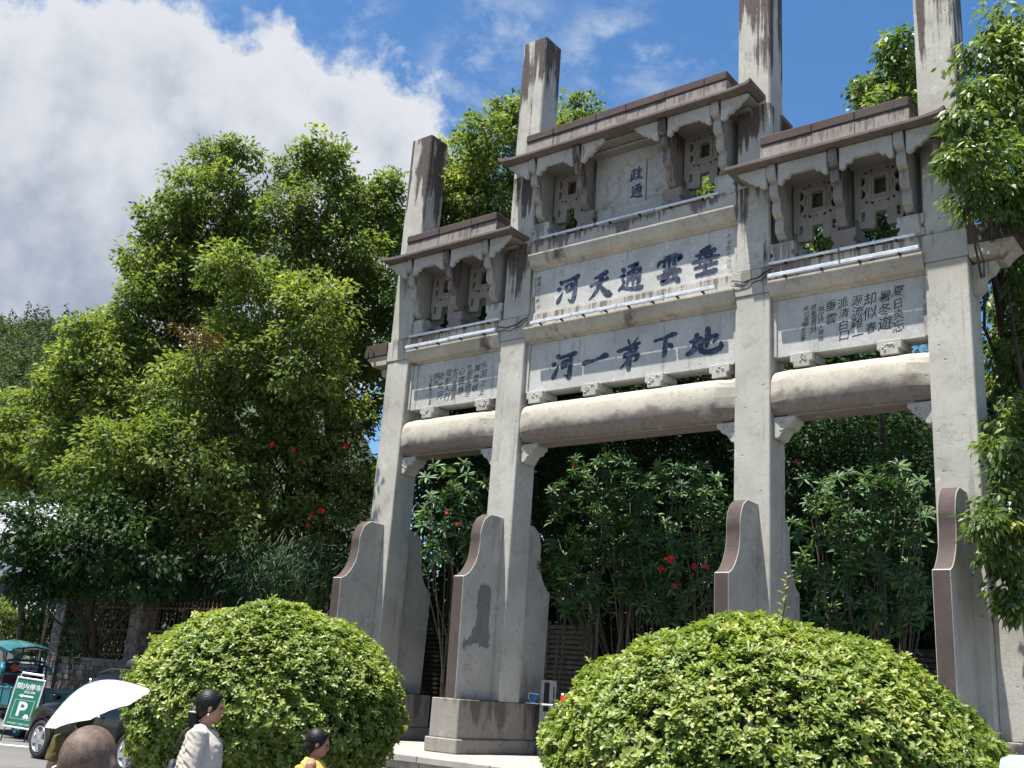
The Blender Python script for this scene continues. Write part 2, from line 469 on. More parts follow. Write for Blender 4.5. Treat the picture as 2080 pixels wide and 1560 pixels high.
M_ink = NT('painted_lettering'); _n = M_ink.noise(11, 5, 0.65); M_ink.col(M_ink.mix(M_ink.rng(_n, 0.46, 0.66), (0.010, 0.016, 0.042), (0.075, 0.095, 0.15))); M_ink.set(rough=0.55); M_ink = M_ink.mat
M_ink2 = plain('poem_lettering', (0.022, 0.026, 0.035), rough=0.6, var=0.4, scale=14)
M_led = plain('lamp_strip_casing', (0.62, 0.64, 0.67), rough=0.35, metal=0.3)
M_black = plain('black_rubber', (0.015, 0.015, 0.016), rough=0.6)

gate = thing('memorial_archway', 'tall four-pillared grey stone archway with carved roofs and inscriptions', 'archway', (0, 0.35, 0))
gate.location = (0, 0, 0)
HX, HD = 0.366, 0.70          # half width, depth of a pillar
XO, XI = 6.673, 3.0
JIT = lambda: 0
def pillar(x, top, mat):
    mb = MB()
    # shaft with slight irregular cross-sections
    zs = [1.6, 3.0, 5.0, 7.0, 9.64]
    mb.box(x-HX, x+HX, 0, HD, 1.6, 9.66)
    o = mb.build('pillar', mat, gate, bevel=0.018)
    mb = MB(); mb.box(x-HX+0.004, x+HX-0.004, 0.012, HD-0.012, 10.19, top)
    u = mb.build('upper_shaft', mat, o, bevel=0.03)
    mb = MB(); mb.box(x-HX-0.022, x+HX+0.022, -0.022, HD+0.022, 9.662, 10.188)
    mb.build('collar', mat, o, bevel=0.012)
    return o
for x, t, m in ((-XO, 16.07, M_outer), (-XI, 17.78, M_inner), (XI, 17.78, M_inner), (XO, 16.07, M_outer)):
    pillar(x, t, m)
# plinths
for x in (-XO, -XI, XI, XO):
    mb = MB(); mb.box(x-0.425, x+0.425, -1.34, 2.04, PZ, 0.84)
    lo = mb.build('plinth', M_plinth, gate, bevel=0.02)
    mb = MB(); mb.box(x-0.37, x+0.37, -1.28, 1.98, 0.842, 1.598)
    mb.build('plinth_block', M_plinth, lo, bevel=0.015)
    if abs(x) > 5:
        s = 1 if x > 0 else -1
        e = sorted((x+s*0.427, x+s*1.72)); mb = MB(); mb.box(e[0], e[1], -0.06, 0.76, PZ, 0.838); mb.build('side_plinth_base', M_plinth, lo, bevel=0.02)
        e = sorted((x+s*0.372, x+s*1.66)); mb = MB(); mb.box(e[0], e[1], 0.0, 0.70, 0.84, 1.598); mb.build('side_plinth_block', M_plinth, lo, bevel=0.015)
# drum stones: S-shaped buttress slabs
PROF = [(0, 1.6), (-1.15, 1.6), (-1.2, 4.03)]
PROF += [tuple(p) for p in catmull([(-1.19, 4.05), (-1.02, 4.15), (-0.83, 4.42), (-0.755, 4.75), (-0.75, 5.05), (-0.64, 5.33), (-0.44, 5.47)], 5)]
PROF += [(0, 5.47)]
def drum(axis, c, s, base):
    mb = MB(); pr = [(base+s*p[0], p[1]) for p in PROF]
    if axis == 'X': mb.prism(pr, 'X', c-0.138, c+0.138, 1, cap=0)
    else: mb.prism(pr, 'Y', c-0.138, c+0.138, 1, cap=0)
    return mb.build('drum_stone', [M_drum, M_drum_edge], gate, bevel=0.012)
for x in (-XO, -XI, XI, XO):
    drum('X', x, 1, -0.002); drum('X', x, -1, HD+0.002)
drum('Y', 0.35, 1, -XO-HX-0.002); drum('Y', 0.35, -1, XO+HX+0.002)
# grey repair patch on the drum stone beside the left bush
pp = catmull([(-0.46, 3.80), (-0.28, 3.85), (-0.16, 3.72), (-0.17, 3.2), (-0.12, 2.75), (-0.3, 2.66), (-0.5, 2.75), (-0.75, 2.62), (-0.8, 2.76), (-0.6, 2.9), (-0.5, 3.2), (-0.52, 3.5)], 5, True)
rp = random.Random(3)
mb = MB(); mb.prism([(p[0]*1.25-0.05+rp.uniform(-0.03, 0.03), p[1]*1.12-0.35+rp.uniform(-0.045, 0.045)) for p in pp], 'X', -XI+0.138, -XI+0.1395)
mb.build('repair_patch', stone('repair_mortar', base=(0.17, 0.17, 0.175), amount=0.2, blotch=0.6), gate)

BAYS = [(-XO+HX, -XI-HX), (-XI+HX, XI-HX), (XI+HX, XO-HX)]
def lintel(x0, x1):
    # melon-round beam: full front, flat narrow underside, chamfered carved ends
    def sec(y_s, ins):
        P = []
        for k in range(22):
            a = 2*math.pi*k/22
            cy, cz = math.cos(a), math.sin(a)
            y = 0.46*math.copysign(abs(cy)**0.72, cy); z = 0.455*math.copysign(abs(cz)**0.62, cz)
            P.append((0.35+y*y_s, 7.60+z*(1-ins*0.0)))
        return P
    xs = [x0+0.002, x0+0.03, x0+0.34, x0+0.36, x1-0.36, x1-0.34, x1-0.03, x1-0.002]
    sc = [0.70, 0.72, 0.985, 1, 1, 0.985, 0.72, 0.70]
    mb = MB(); n = 22; V = []
    for x, s in zip(xs, sc):
        for (y, z) in sec(s, 0):
            # diagonal cut: lower part of the end face recedes further
            sh = 0
            if s < 1: sh = (0.26*(8.05-z)/0.9)*(1 if x < (x0+x1)/2 else -1)*(1 if s < 0.98 else 0.0)
            V.append((x+(0 if s < 0.9 else sh), y, z))
    F = [tuple(i*n+k for k in range(n))[::-1] for i in (0,)] + [tuple((len(xs)-1)*n+k for k in range(n))]
    mb.add(V, F)
    for i in range(len(xs)-1):
        for k in range(n):
            mb.f.append((i*n+k, i*n+(k+1) % n, (i+1)*n+(k+1) % n, (i+1)*n+k)); mb.m.append(0); mb.sm.append(3 <= i <= 3)
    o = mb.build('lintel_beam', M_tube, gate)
    bm = bmesh.new(); bm.from_mesh(o.data); bmesh.ops.recalc_face_normals(bm, faces=bm.faces); bm.to_mesh(o.data); bm.free()
    # flat soffit strip
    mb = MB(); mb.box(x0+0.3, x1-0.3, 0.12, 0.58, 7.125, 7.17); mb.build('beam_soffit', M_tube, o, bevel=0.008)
    return o
M_carve = stone('stone_carved', base=(0.50, 0.48, 0.44), amount=0.15)
def carve_relief(mb, x0, x1, y, z0, z1, seed, n=7):
    r = random.Random(seed)
    for i in range(n):
        cx = x0+(x1-x0)*r.uniform(0.2, 0.8); cz = z0+(z1-z0)*r.uniform(0.2, 0.8); R = min(x1-x0, z1-z0)*r.uniform(0.12, 0.25)
        a0 = r.uniform(0, 6.3)
        pts = [(cx+R*(1-0.12*k)*math.cos(a0+k*0.7), y, cz+R*(1-0.12*k)*math.sin(a0+k*0.7)) for k in range(7)]
        mb.tube(pts, 0.014, 5)
def spandrel(x, s, z=7.14):
    """scrolled bracket under a beam end; s = direction into the opening"""
    P = [(0, 0), (0.44, 0), (0.44, -0.10), (0.37, -0.13), (0.33, -0.21), (0.24, -0.22), (0.19, -0.30), (0.13, -0.40), (0.05, -0.42), (0.0, -0.36)]
    mb = MB(); mb.prism([(x+s*p[0], z-0.002+p[1]) for p in P], 'Y', 0.13, 0.57)
    o = mb.build('corbel', M_st, gate, bevel=0.015)
    mb = MB(); carve_relief(mb, min(x, x+s*0.36), max(x, x+s*0.36), 0.128, z-0.34, z-0.02, int(x*10), 4)
    mb.build('scroll_carving', M_carve, o)
def small_block(x, w=0.44):
    mb = MB(); P = [(-0.5*w, 8.325), (0.5*w, 8.325), (0.5*w, 8.16), (0.36*w, 8.15), (0.36*w, 8.045), (-0.36*w, 8.045), (-0.36*w, 8.15), (-0.5*w, 8.16)]
    mb.prism([(x+p[0], p[1]) for p in P], 'Y', 0.03, 0.62)
    o = mb.build('spacer_block', M_st, gate, bevel=0.01)
    mb = MB(); carve_relief(mb, x-0.17, x+0.17, 0.028, 8.1, 8.3, int(x*100), 5); mb.build('block_carving', M_carve, o)
CORN = [(0.45, 9.50), (0.10, 9.50), (0.10, 9.535), (0.075, 9.545)] + [(0.075-0.175*math.sin(t), 9.545+0.26*(1-math.cos(t))) for t in np.linspace(0.1, 1.5, 7)] + [(-0.115, 9.80), (-0.115, 9.845), (0.45, 9.845)]
def cornice(x0, x1, dz=0.0, name='cornice'):
    mb = MB(); mb.prism([(p[0], p[1]+dz) for p in CORN], 'X', x0+0.003, x1-0.003); return mb.build(name, M_corn, gate, bevel=0.006)
def panel(x0, x1, z0, z1, y=0.15):
    mb = MB(); mb.box(x0+0.002, x1-0.002, y, 0.55, z0, z1)
    o = mb.build('inscription_panel', M_panel, gate)
    mb = MB()     # raised side frames
    mb.box(x0+0.003, x0+0.09, y-0.035, y-0.001, z0+0.002, z1-0.002); mb.build('panel_frame', M_st, o, bevel=0.006)
    mb = MB(); mb.box(x1-0.09, x1-0.003, y-0.035, y-0.001, z0+0.002, z1-0.002); mb.build('panel_frame', M_st, o, bevel=0.006)
    return o
panels = []
for i, (x0, x1) in enumerate(BAYS):
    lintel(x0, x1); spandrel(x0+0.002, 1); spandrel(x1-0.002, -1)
    for bx in ((-4.55-0.98, -3.78-0.02) if i == 0 else (-2.28, -0.80, 0.80, 2.28) if i == 1 else (3.98, 5.62)): small_block(bx)
    panels.append(panel(x0, x1, 8.33, 9.498))
    cornice(x0, x1)
    # belt above the cornice
    mb = MB(); mb.box(x0+0.004, x1-0.004, -0.005 if i != 1 else 0.03, 0.55, 9.85, 10.19); mb.build('belt_course', M_st, gate, bevel=0.008)
# centre: second tier
upper_panel = panel(BAYS[1][0], BAYS[1][1], 10.195, 11.33)
mb = MB(); mb.box(BAYS[1][0]+0.1, BAYS[1][1]-0.1, 0.09, 0.149, 10.197, 10.26); mb.build('panel_sill', M_st, upper_panel, bevel=0.006)
cornice(BAYS[1][0], BAYS[1][1], 1.833)
mb = MB(); mb.box(BAYS[1][0]+0.004, BAYS[1][1]-0.004, -0.01, 0.6, 11.683, 12.02); mb.build('belt_course', M_st, gate, bevel=0.008)
# lamp strips with joints and clips
def strip(x0, x1, y, z, n, seed, h=0.05):
    r = random.Random(seed); xs = [x0+(x1-x0)*k/n for k in range(n+1)]
    for a, b in zip(xs[:-1], xs[1:]):
        mb = MB(); dz = r.uniform(-0.01, 0.01)
        mb.box(a+0.02, b-0.01, y-0.05, y+0.01, z+dz, z+h+dz)
        o = mb.build('lamp_strip', M_led, gate, bevel=0.008)
        for t in (0.25, 0.75):
            mb = MB(); mb.box(a+(b-a)*t-0.02, a+(b-a)*t+0.02, y-0.04, -0.02, z+dz-0.03, z+dz-0.002); mb.build('lamp_clip', M_black, o)
strip(BAYS[0][0]+0.02, BAYS[0][1]-0.02, -0.165, 9.862, 2, 1, 0.075); strip(BAYS[2][0]+0.02, BAYS[2][1]-0.02, -0.165, 9.862, 2, 2, 0.075)
strip(BAYS[1][0]+0.25, BAYS[1][1]-0.35, -0.165, 9.862, 4, 3, 0.075)
strip(BAYS[0][0]+0.0, BAYS[0][1]-0.0, -0.06, 10.192, 2, 4); strip(BAYS[2][0]+0.0, BAYS[2][1]-0.1, -0.06, 10.192, 2, 5)
strip(BAYS[1][0]+0.3, BAYS[1][1]-0.35, -0.06, 12.025, 3, 6)
# black cable sagging across the inner pillars
for s in (-1, 1):
    pts = []
    for k in range(15):
        t = k/14; x = s*XI-0.44+0.88*t
        pts.append((x, -0.036-0.01*math.sin(9*t), 10.02-0.10*math.sin(math.pi*t)+0.12*(t if s > 0 else t)+0.015*math.sin(17*t)))
    mb = MB(); mb.tube(pts, 0.013, 6); mb.build('cable', M_black, gate)
    pts = [(p[0], p[1]-0.006, p[2]-0.09-0.03*math.sin(i*1.3)) for i, p in enumerate(pts)]
    mb = MB(); mb.tube(pts, 0.009, 6); mb.build('cable', M_black, gate)

# ---------------- bracket tiers and roofs
def fin(x, z0, z1, mat, back=False):
    """tall corbelled bracket plate: four bulging tiers stepping out towards the eave"""
    H = z1-z0; P = []
    n = 4
    for k in range(n):
        zb = z0+0.08+H*(k)/n; zt = z0+0.08+H*(k+1)/n
        yo = -0.02-0.135*(k+1)
        P += [(yo+0.085, zb), (yo+0.015, zb+0.05), (yo, zb+0.10), (yo, zt-0.09), (yo+0.03, zt-0.02)]
    P = [(0.30, z0+0.10), (0.10, z0-0.02), (0.0, z0+0.02)] + P + [(-0.58, z1+0.06), (0.30, z1+0.06)]
    if back: P = [(HD-p[0], p[1]) for p in P]
    mb = MB(); w = 0.092
    mb.prism(P, 'X', x-w, x+w)
    return mb.build('bracket', mat, gate, bevel=0.012)
def footblock(x, z, mat):
    P = [(-0.24, 0.30), (0.24, 0.30), (0.24, 0.12), (0.19, 0.08), (0.19, 0.03), (0.24, -0.01), (0.24, -0.16), (-0.24, -0.16), (-0.24, -0.01), (-0.19, 0.03), (-0.19, 0.08), (-0.24, 0.12)]
    mb = MB(); mb.prism([(x+p[0], z+p[1]) for p in P], 'Y', -0.03, 0.73)
    return mb.build('bracket_foot', mat, gate, bevel=0.012)
def valance(x0, x1, z, left=True, right=True, y=-0.50, yb=-0.40):
    """scalloped board hung between brackets; open ends taper out under the eave"""
    L = x1-x0; T = z+0.0
    if left and right:
        P = [(x0, T), (x0, T-0.44), (x0+0.05, T-0.46), (x0+0.11, T-0.42), (x0+0.14, T-0.34), (x0+0.21, T-0.36), (x0+0.27, T-0.27),
             (x1-0.27, T-0.27), (x1-0.21, T-0.36), (x1-0.14, T-0.34), (x1-0.11, T-0.42), (x1-0.05, T-0.46), (x1, T-0.44), (x1, T)]
    else:
        s = 1 if left else -1; a = x0 if left else x1
        Q = [(0, 0), (0, -0.44), (0.06, -0.46), (0.13, -0.42), (0.17, -0.34), (0.25, -0.35), (0.31, -0.27), (0.38, -0.26), (0.46, -0.16), (0.55, -0.10), (L, -0.03), (L, 0)]
        Q = [q for q in Q if q[0] <= L]
        P = [(a+s*q[0], T+q[1]) for q in Q]
    mb = MB(); mb.prism(P, 'Y', y, yb)
    return mb.build('valance_board', M_board, gate, bevel=0.012)
def mesh_from_splines(name, outer, holes, y0, y1, mat, parent):
    cu = bpy.data.curves.new(name+'_c', 'CURVE'); cu.dimensions = '2D'; cu.fill_mode = 'BOTH'; cu.extrude = abs(y1-y0)/2
    for poly in [outer]+holes:
        sp = cu.splines.new('POLY'); sp.points.add(len(poly)-1); sp.use_cyclic_u = True
        for p, q in zip(sp.points, poly): p.co = (q[0], q[1], 0, 1)
    o = bpy.data.objects.new('tmp', cu); COL.objects.link(o)
    me = bpy.data.meshes.new_from_object(o.evaluated_get(bpy.context.evaluated_depsgraph_get()))
    bpy.data.objects.remove(o); bpy.data.curves.remove(cu)
    me.name = name; me.materials.clear(); me.materials.append(mat)
    ob = put(name, me, parent, (0, (y0+y1)/2, 0), (math.pi/2, 0, 0))
    return ob
def lattice(xc, w, z0, z1):
    """pierced stone screen"""
    h = w/2; zc = z0+0.97
    out = [(-h, z1), (h, z1), (h, z0+0.34), (h-0.06, z0+0.30), (h-0.10, z0+0.12), (0.30*h, z0+0.10), (0.22*h, z0+0.16), (0.22*h, z0+0.42), (-0.22*h, z0+0.42), (-0.22*h, z0+0.16), (-0.30*h, z0+0.10), (-h+0.10, z0+0.12), (-h+0.06, z0+0.30), (-h, z0+0.34)]
    out = [(xc+p[0], p[1]) for p in out]
    H = []
    q = 0.115
    H.append([(xc+a*q, zc+b*q*1.55) for a, b in ((-1, -1), (1, -1), (1, 1), (-1, 1))])
    # ring of petals
    for sx in (-1, 1):
        for sz in (-1, 1):
            H.append([(xc+sx*0.20, zc+sz*0.30), (xc+sx*0.10, zc+sz*0.335), (xc+sx*0.16, zc+sz*0.385)])
            H.append([(xc+sx*0.225, zc+sz*0.27), (xc+sx*0.245, zc+sz*0.35), (xc+sx*0.31, zc+sz*0.30)])
            H.append([(xc+sx*0.30, zc+sz*0.06), (xc+sx*0.36, zc+sz*0.03), (xc+sx*0.36, zc+sz*0.25), (xc+sx*0.30, zc+sz*0.21), (xc+sx*0.275, zc+sz*0.13)])
        H.append([(xc+sx*0.02-0.03*sx, zc+sx*0.33), (xc+0.04*sx, zc+sx*0.33), (xc, zc+sx*0.37)][::1])
        H.append([(xc+sx*0.235, zc-0.10), (xc+sx*0.25, zc-0.10), (xc+sx*0.25, zc+0.10), (xc+sx*0.235, zc+0.10)])
        H.append([(xc+sx*0.30, z0+0.27), (xc+sx*0.37, z0+0.27), (xc+sx*0.37, z0+0.46), (xc+sx*0.30, z0+0.46)])
    o = mesh_from_splines('lattice_screen', out, H, 0.27, 0.39, M_latt, gate)
    mb = MB()
    for a, b, c, d in ((-q-0.07, q+0.07, -1.55*q-0.07, -1.55*q-0.045), (-q-0.07, q+0.07, 1.55*q+0.045, 1.55*q+0.07), (-q-0.07, -q-0.045, -1.55*q-0.044, 1.55*q+0.044), (q+0.045, q+0.07, -1.55*q-0.044, 1.55*q+0.044)):
        mb.box(xc+a, xc+b, 0.252, 0.269, zc+c, zc+d)
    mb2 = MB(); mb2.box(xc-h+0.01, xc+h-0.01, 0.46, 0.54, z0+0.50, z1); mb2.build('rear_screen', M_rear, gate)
    f = mb.build('window_moulding', M_latt, None); f.parent = o; f.matrix_parent_inverse = o.matrix_basis.inverted()
    return o
def roof(x0, x1, bx0, bx1, z, ends):
    """thin eave slab, steep weathered slope, ridge block"""
    yf, yr = -0.74, 1.44
    mb = MB()
    # slab with slightly upturned open ends
    xs = [x0, x0+0.12, x0+0.45, (x0+x1)/2, x1-0.45, x1-0.12, x1]
    lift = [0.07, 0.03, 0, 0, 0, 0.03, 0.07]
    lift = [l if (i > 3 or ends[0]) and (i < 3 or ends[1]) else 0 for i, l in enumerate(lift)]
    V = []
    for x, l in zip(xs, lift):
        V += [(x, yf, z+l), (x, yr, z+l), (x, yr, z+0.078+l*1.4), (x, yf, z+0.078+l*1.4)]
    F = [(0, 1, 2, 3)]+[(len(V)-4, len(V)-1, len(V)-2, len(V)-3)]
    for i in range(len(xs)-1):
        for k in range(4): F.append((i*4+k, (i+1)*4+k, (i+1)*4+(k+1) % 4, i*4+(k+1) % 4))
    mb.add(V, F); eave = mb.build('eave_slab', M_roof, gate, bevel=0.012)
    bm = bmesh.new(); bm.from_mesh(eave.data); bmesh.ops.recalc_face_normals(bm, faces=bm.faces); bm.to_mesh(eave.data); bm.free()
    # stepped soffit
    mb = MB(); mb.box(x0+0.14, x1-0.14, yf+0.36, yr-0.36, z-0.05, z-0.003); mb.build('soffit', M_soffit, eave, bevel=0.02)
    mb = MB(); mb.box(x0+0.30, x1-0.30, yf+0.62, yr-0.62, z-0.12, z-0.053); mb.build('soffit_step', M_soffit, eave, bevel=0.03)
    # slope: courses of stone slabs, each a little proud
    rr = random.Random(int(x0*10)); x = bx0+0.003
    while x < bx1-0.05:
        w = rr.uniform(0.75, 1.25); xe = min(x+w, bx1-0.003)
        if bx1-xe < 0.3: xe = bx1-0.003
        d = rr.uniform(-0.008, 0.012)
        yb_ = yf+0.27+d
        P = [(yb_-0.05, z+0.081), (yb_, z+0.50), (HD-yb_, z+0.50), (HD-yb_+0.05, z+0.081)]
        mb = MB(); mb.prism(P, 'X', x+0.004, xe-0.004); mb.build('roof_slab', M_slope, eave, bevel=0.01)
        d = rr.uniform(-0.01, 0.012)
        mb = MB(); mb.box(x+0.003, xe-0.003, yf+0.235+d, HD-yf-0.235-d, z+0.503, z+0.70+d); mb.build('ridge_stone', M_ridge, eave, bevel=0.02)
        x = xe
    # joints between fascia stones
    return eave
ZS, ZC = 12.12, 13.94
roof(2.72, 6.97, XI+HX, XO-HX, ZS, (False, True))
roof(-6.97, -2.72, -XO+HX, -XI-HX, ZS, (True, False))
roof(-3.27, 3.27, -XI+HX, XI-HX, ZC, (True, True))
for s in (-1, 1):
    fx = [s*3.63, s*4.86, s*6.10]
    for i, x in enumerate(fx):
        mt = M_finb if i == 1 else M_fin
        fin(x, 10.70, ZS-0.065, mt); fin(x, 10.70, ZS-0.065, M_fin, True); footblock(x, 10.35, M_finb if i == 1 else M_st)
    a, b, c3 = sorted(fx)
    valance(a+0.117, b-0.117, ZS-0.003); valance(b+0.117, c3-0.117, ZS-0.003)
    valance(a-0.117-0.62, a-0.117, ZS-0.003, False, True); valance(c3+0.117, c3+0.117+0.62, ZS-0.003, True, False)
    lattice((a+b)/2, abs(a-b)-0.26, 10.60, 12.02); lattice((b+c3)/2, abs(c3-b)-0.26, 10.60, 12.02)
    # filler walls beside the pillars
fx = [-2.38, -1.12, 1.12, 2.38]
for i, x in enumerate(fx):
    mt = M_finb if i in (1, 2) else M_fin
    fin(x, 12.52, ZC-0.065, mt); fin(x, 12.52, ZC-0.065, M_fin, True); footblock(x, 12.18, M_finb if i in (1, 2) else M_st)
valance(-2.38+0.117, -1.12-0.117, ZC-0.003); valance(1.12+0.117, 2.38-0.117, ZC-0.003)
valance(-1.12+0.117, -0.40, ZC-0.003, True, False); valance(0.40, 1.12-0.117, ZC-0.003, False, True)
valance(-2.38-0.117-0.62, -2.38-0.117, ZC-0.003, False, True); valance(2.38+0.117, 2.38+0.117+0.62, ZC-0.003, True, False)
lattice(-1.75, 1.0, 12.42, 13.84); lattice(1.75, 1.0, 12.42, 13.84)
mb = MB(); mb.box(-0.99, 0.99, 0.16, 0.36, 12.02, 13.83); title = mb.build('carved_tablet', M_tablet, gate)
mb = MB(); mb.box(-0.88, 0.88, 0.10, 0.159, 12.022, 12.45); mb.build('tablet_base', M_tablet, title, bevel=0.01)
mb = MB(); mb.box(0.36, 0.376, 0.15, 0.162, 12.46, 13.5); mb.build('tablet_groove', M_black, title)
# low-relief dragon and lotus on the tablet
mb = MB()
def relief(pts, r, n=6): mb.tube([(p[0], 0.158, p[1]) for p in catmull(pts, n)], r, 6, flat=0.5)
relief([(-0.9, 12.55), (-0.6, 12.62), (-0.38, 12.75), (-0.30, 12.95), (-0.45, 13.1), (-0.62, 13.0), (-0.72, 13.15), (-0.55, 13.35), (-0.3, 13.38)], 0.022)
relief([(-0.35, 13.38), (-0.22, 13.3), (-0.3, 13.2), (-0.42, 13.24)], 0.025)
relief([(-0.85, 12.9), (-0.7, 12.8), (-0.6, 12.88), (-0.7, 12.98)], 0.015); relief([(-0.8, 13.3), (-0.72, 13.42), (-0.6, 13.45)], 0.013)
relief([(-0.92, 12.52), (-0.8, 12.56), (-0.75, 12.5), (-0.62, 12.55), (-0.5, 12.5)], 0.017)
relief([(-0.2, 13.5), (0.0, 13.42), (0.2, 13.52), (0.4, 13.46), (0.55, 13.52)], 0.018)
for k in range(6):
    a = 0.5+k*0.42; relief([(0.65, 12.62), (0.65+0.12*math.cos(a), 12.62+0.12*math.sin(a)), (0.65+0.2*math.cos(a+0.2), 12.62+0.2*math.sin(a+0.2))], 0.012)
relief([(0.42, 12.52), (0.6, 12.55), (0.85, 12.5)], 0.014); relief([(0.45, 12.95), (0.6, 13.0), (0.75, 13.1), (0.9, 13.08)], 0.012); relief([(0.5, 13.2), (0.7, 13.3), (0.85, 13.28)], 0.012)
mb.build('relief_carving', M_tablet, title)
# outer stubs beside the end pillars
for s in (-1, 1):
    e = lambda a, b: sorted((s*a, s*b))
    xo = XO+HX+0.024
    a, b = e(xo, 7.86)
    mb = MB(); mb.box(a, b, -0.06, 0.76, 9.86, 10.19); st = mb.build('stub_beam', M_ridge, gate, bevel=0.01)
    mb = MB(); P = [(xo, 9.858), (7.80, 9.858), (7.77, 9.80), (7.62, 9.69), (7.56, 9.60), (xo, 9.60)]
    mb.prism([(s*p[0], p[1]) for p in P], 'Y', -0.02, 0.72); mb.build('stub_cornice', M_corn, st, bevel=0.01)
    P = catmull([(7.0, 9.55), (7.42, 9.57), (7.40, 9.40), (7.25, 9.30), (7.24, 9.15), (7.12, 9.02), (7.0, 9.0)], 5)
    mb = MB(); mb.prism([(s*max(p[0], XO+HX+0.002), p[1]) for p in P], 'Y', 0.22, 0.46); mb.build('stub_bracket', M_st, st, bevel=0.01)

# ---------------- brush lettering
def brush(strokes, cx, cz, size, y, parent, mat=M_ink, name='carved_character', sx=1.0, thick=1.75):
    mb = MB()
    for i, st in enumerate(strokes):
        P = catmull([(p[0], p[1], p[2]) for p in st], 6)
        L = []; Rr = []
        for k, p in enumerate(P):
            q0 = P[max(k-1, 0)]; q1 = P[min(k+1, len(P)-1)]
            d = np.array([q1[0]-q0[0], q1[1]-q0[1]]); n = np.linalg.norm(d)
            d = d/n if n > 1e-6 else np.array([1.0, 0]); nn = np.array([-d[1], d[0]])
            w = max(p[2], 1.2)*0.5*thick*(1+0.10*math.sin(k*1.7+i))
            L.append(p[:2]+nn*w); Rr.append(p[:2]-nn*w)
        d0 = np.array(P[0][:2])-np.array(P[1][:2]); d0 = d0/(np.linalg.norm(d0)+1e-9)
        d1 = np.array(P[-1][:2])-np.array(P[-2][:2]); d1 = d1/(np.linalg.norm(d1)+1e-9)
        poly_s = [P[0][:2]+d0*P[0][2]*0.35*thick]; poly_e = [P[-1][:2]+d1*P[-1][2]*0.35*thick]
        yy = y-0.0035-0.0009*i
        def W(p): return (cx+(p[0]-50)/100*size*sx, yy, cz+(p[1]-50)/100*size)
        V = [W(p) for p in L]+[W(p) for p in Rr]+[W(poly_s[0]), W(poly_e[0])]
        n = len(L); F = [(k, k+1, n+k+1, n+k) for k in range(n-1)]+[(2*n, 0, n), (2*n+1, 2*n-1, n-1)]
        mb.add(V, F)
    me = mb.mesh(name, mat)
    bm = bmesh.new(); bm.from_mesh(me)
    for f in bm.faces:
        f.normal_update()
        if f.normal.y > 0: f.normal_flip()
    bm.to_mesh(me); bm.free()
    return put(name, me, parent)
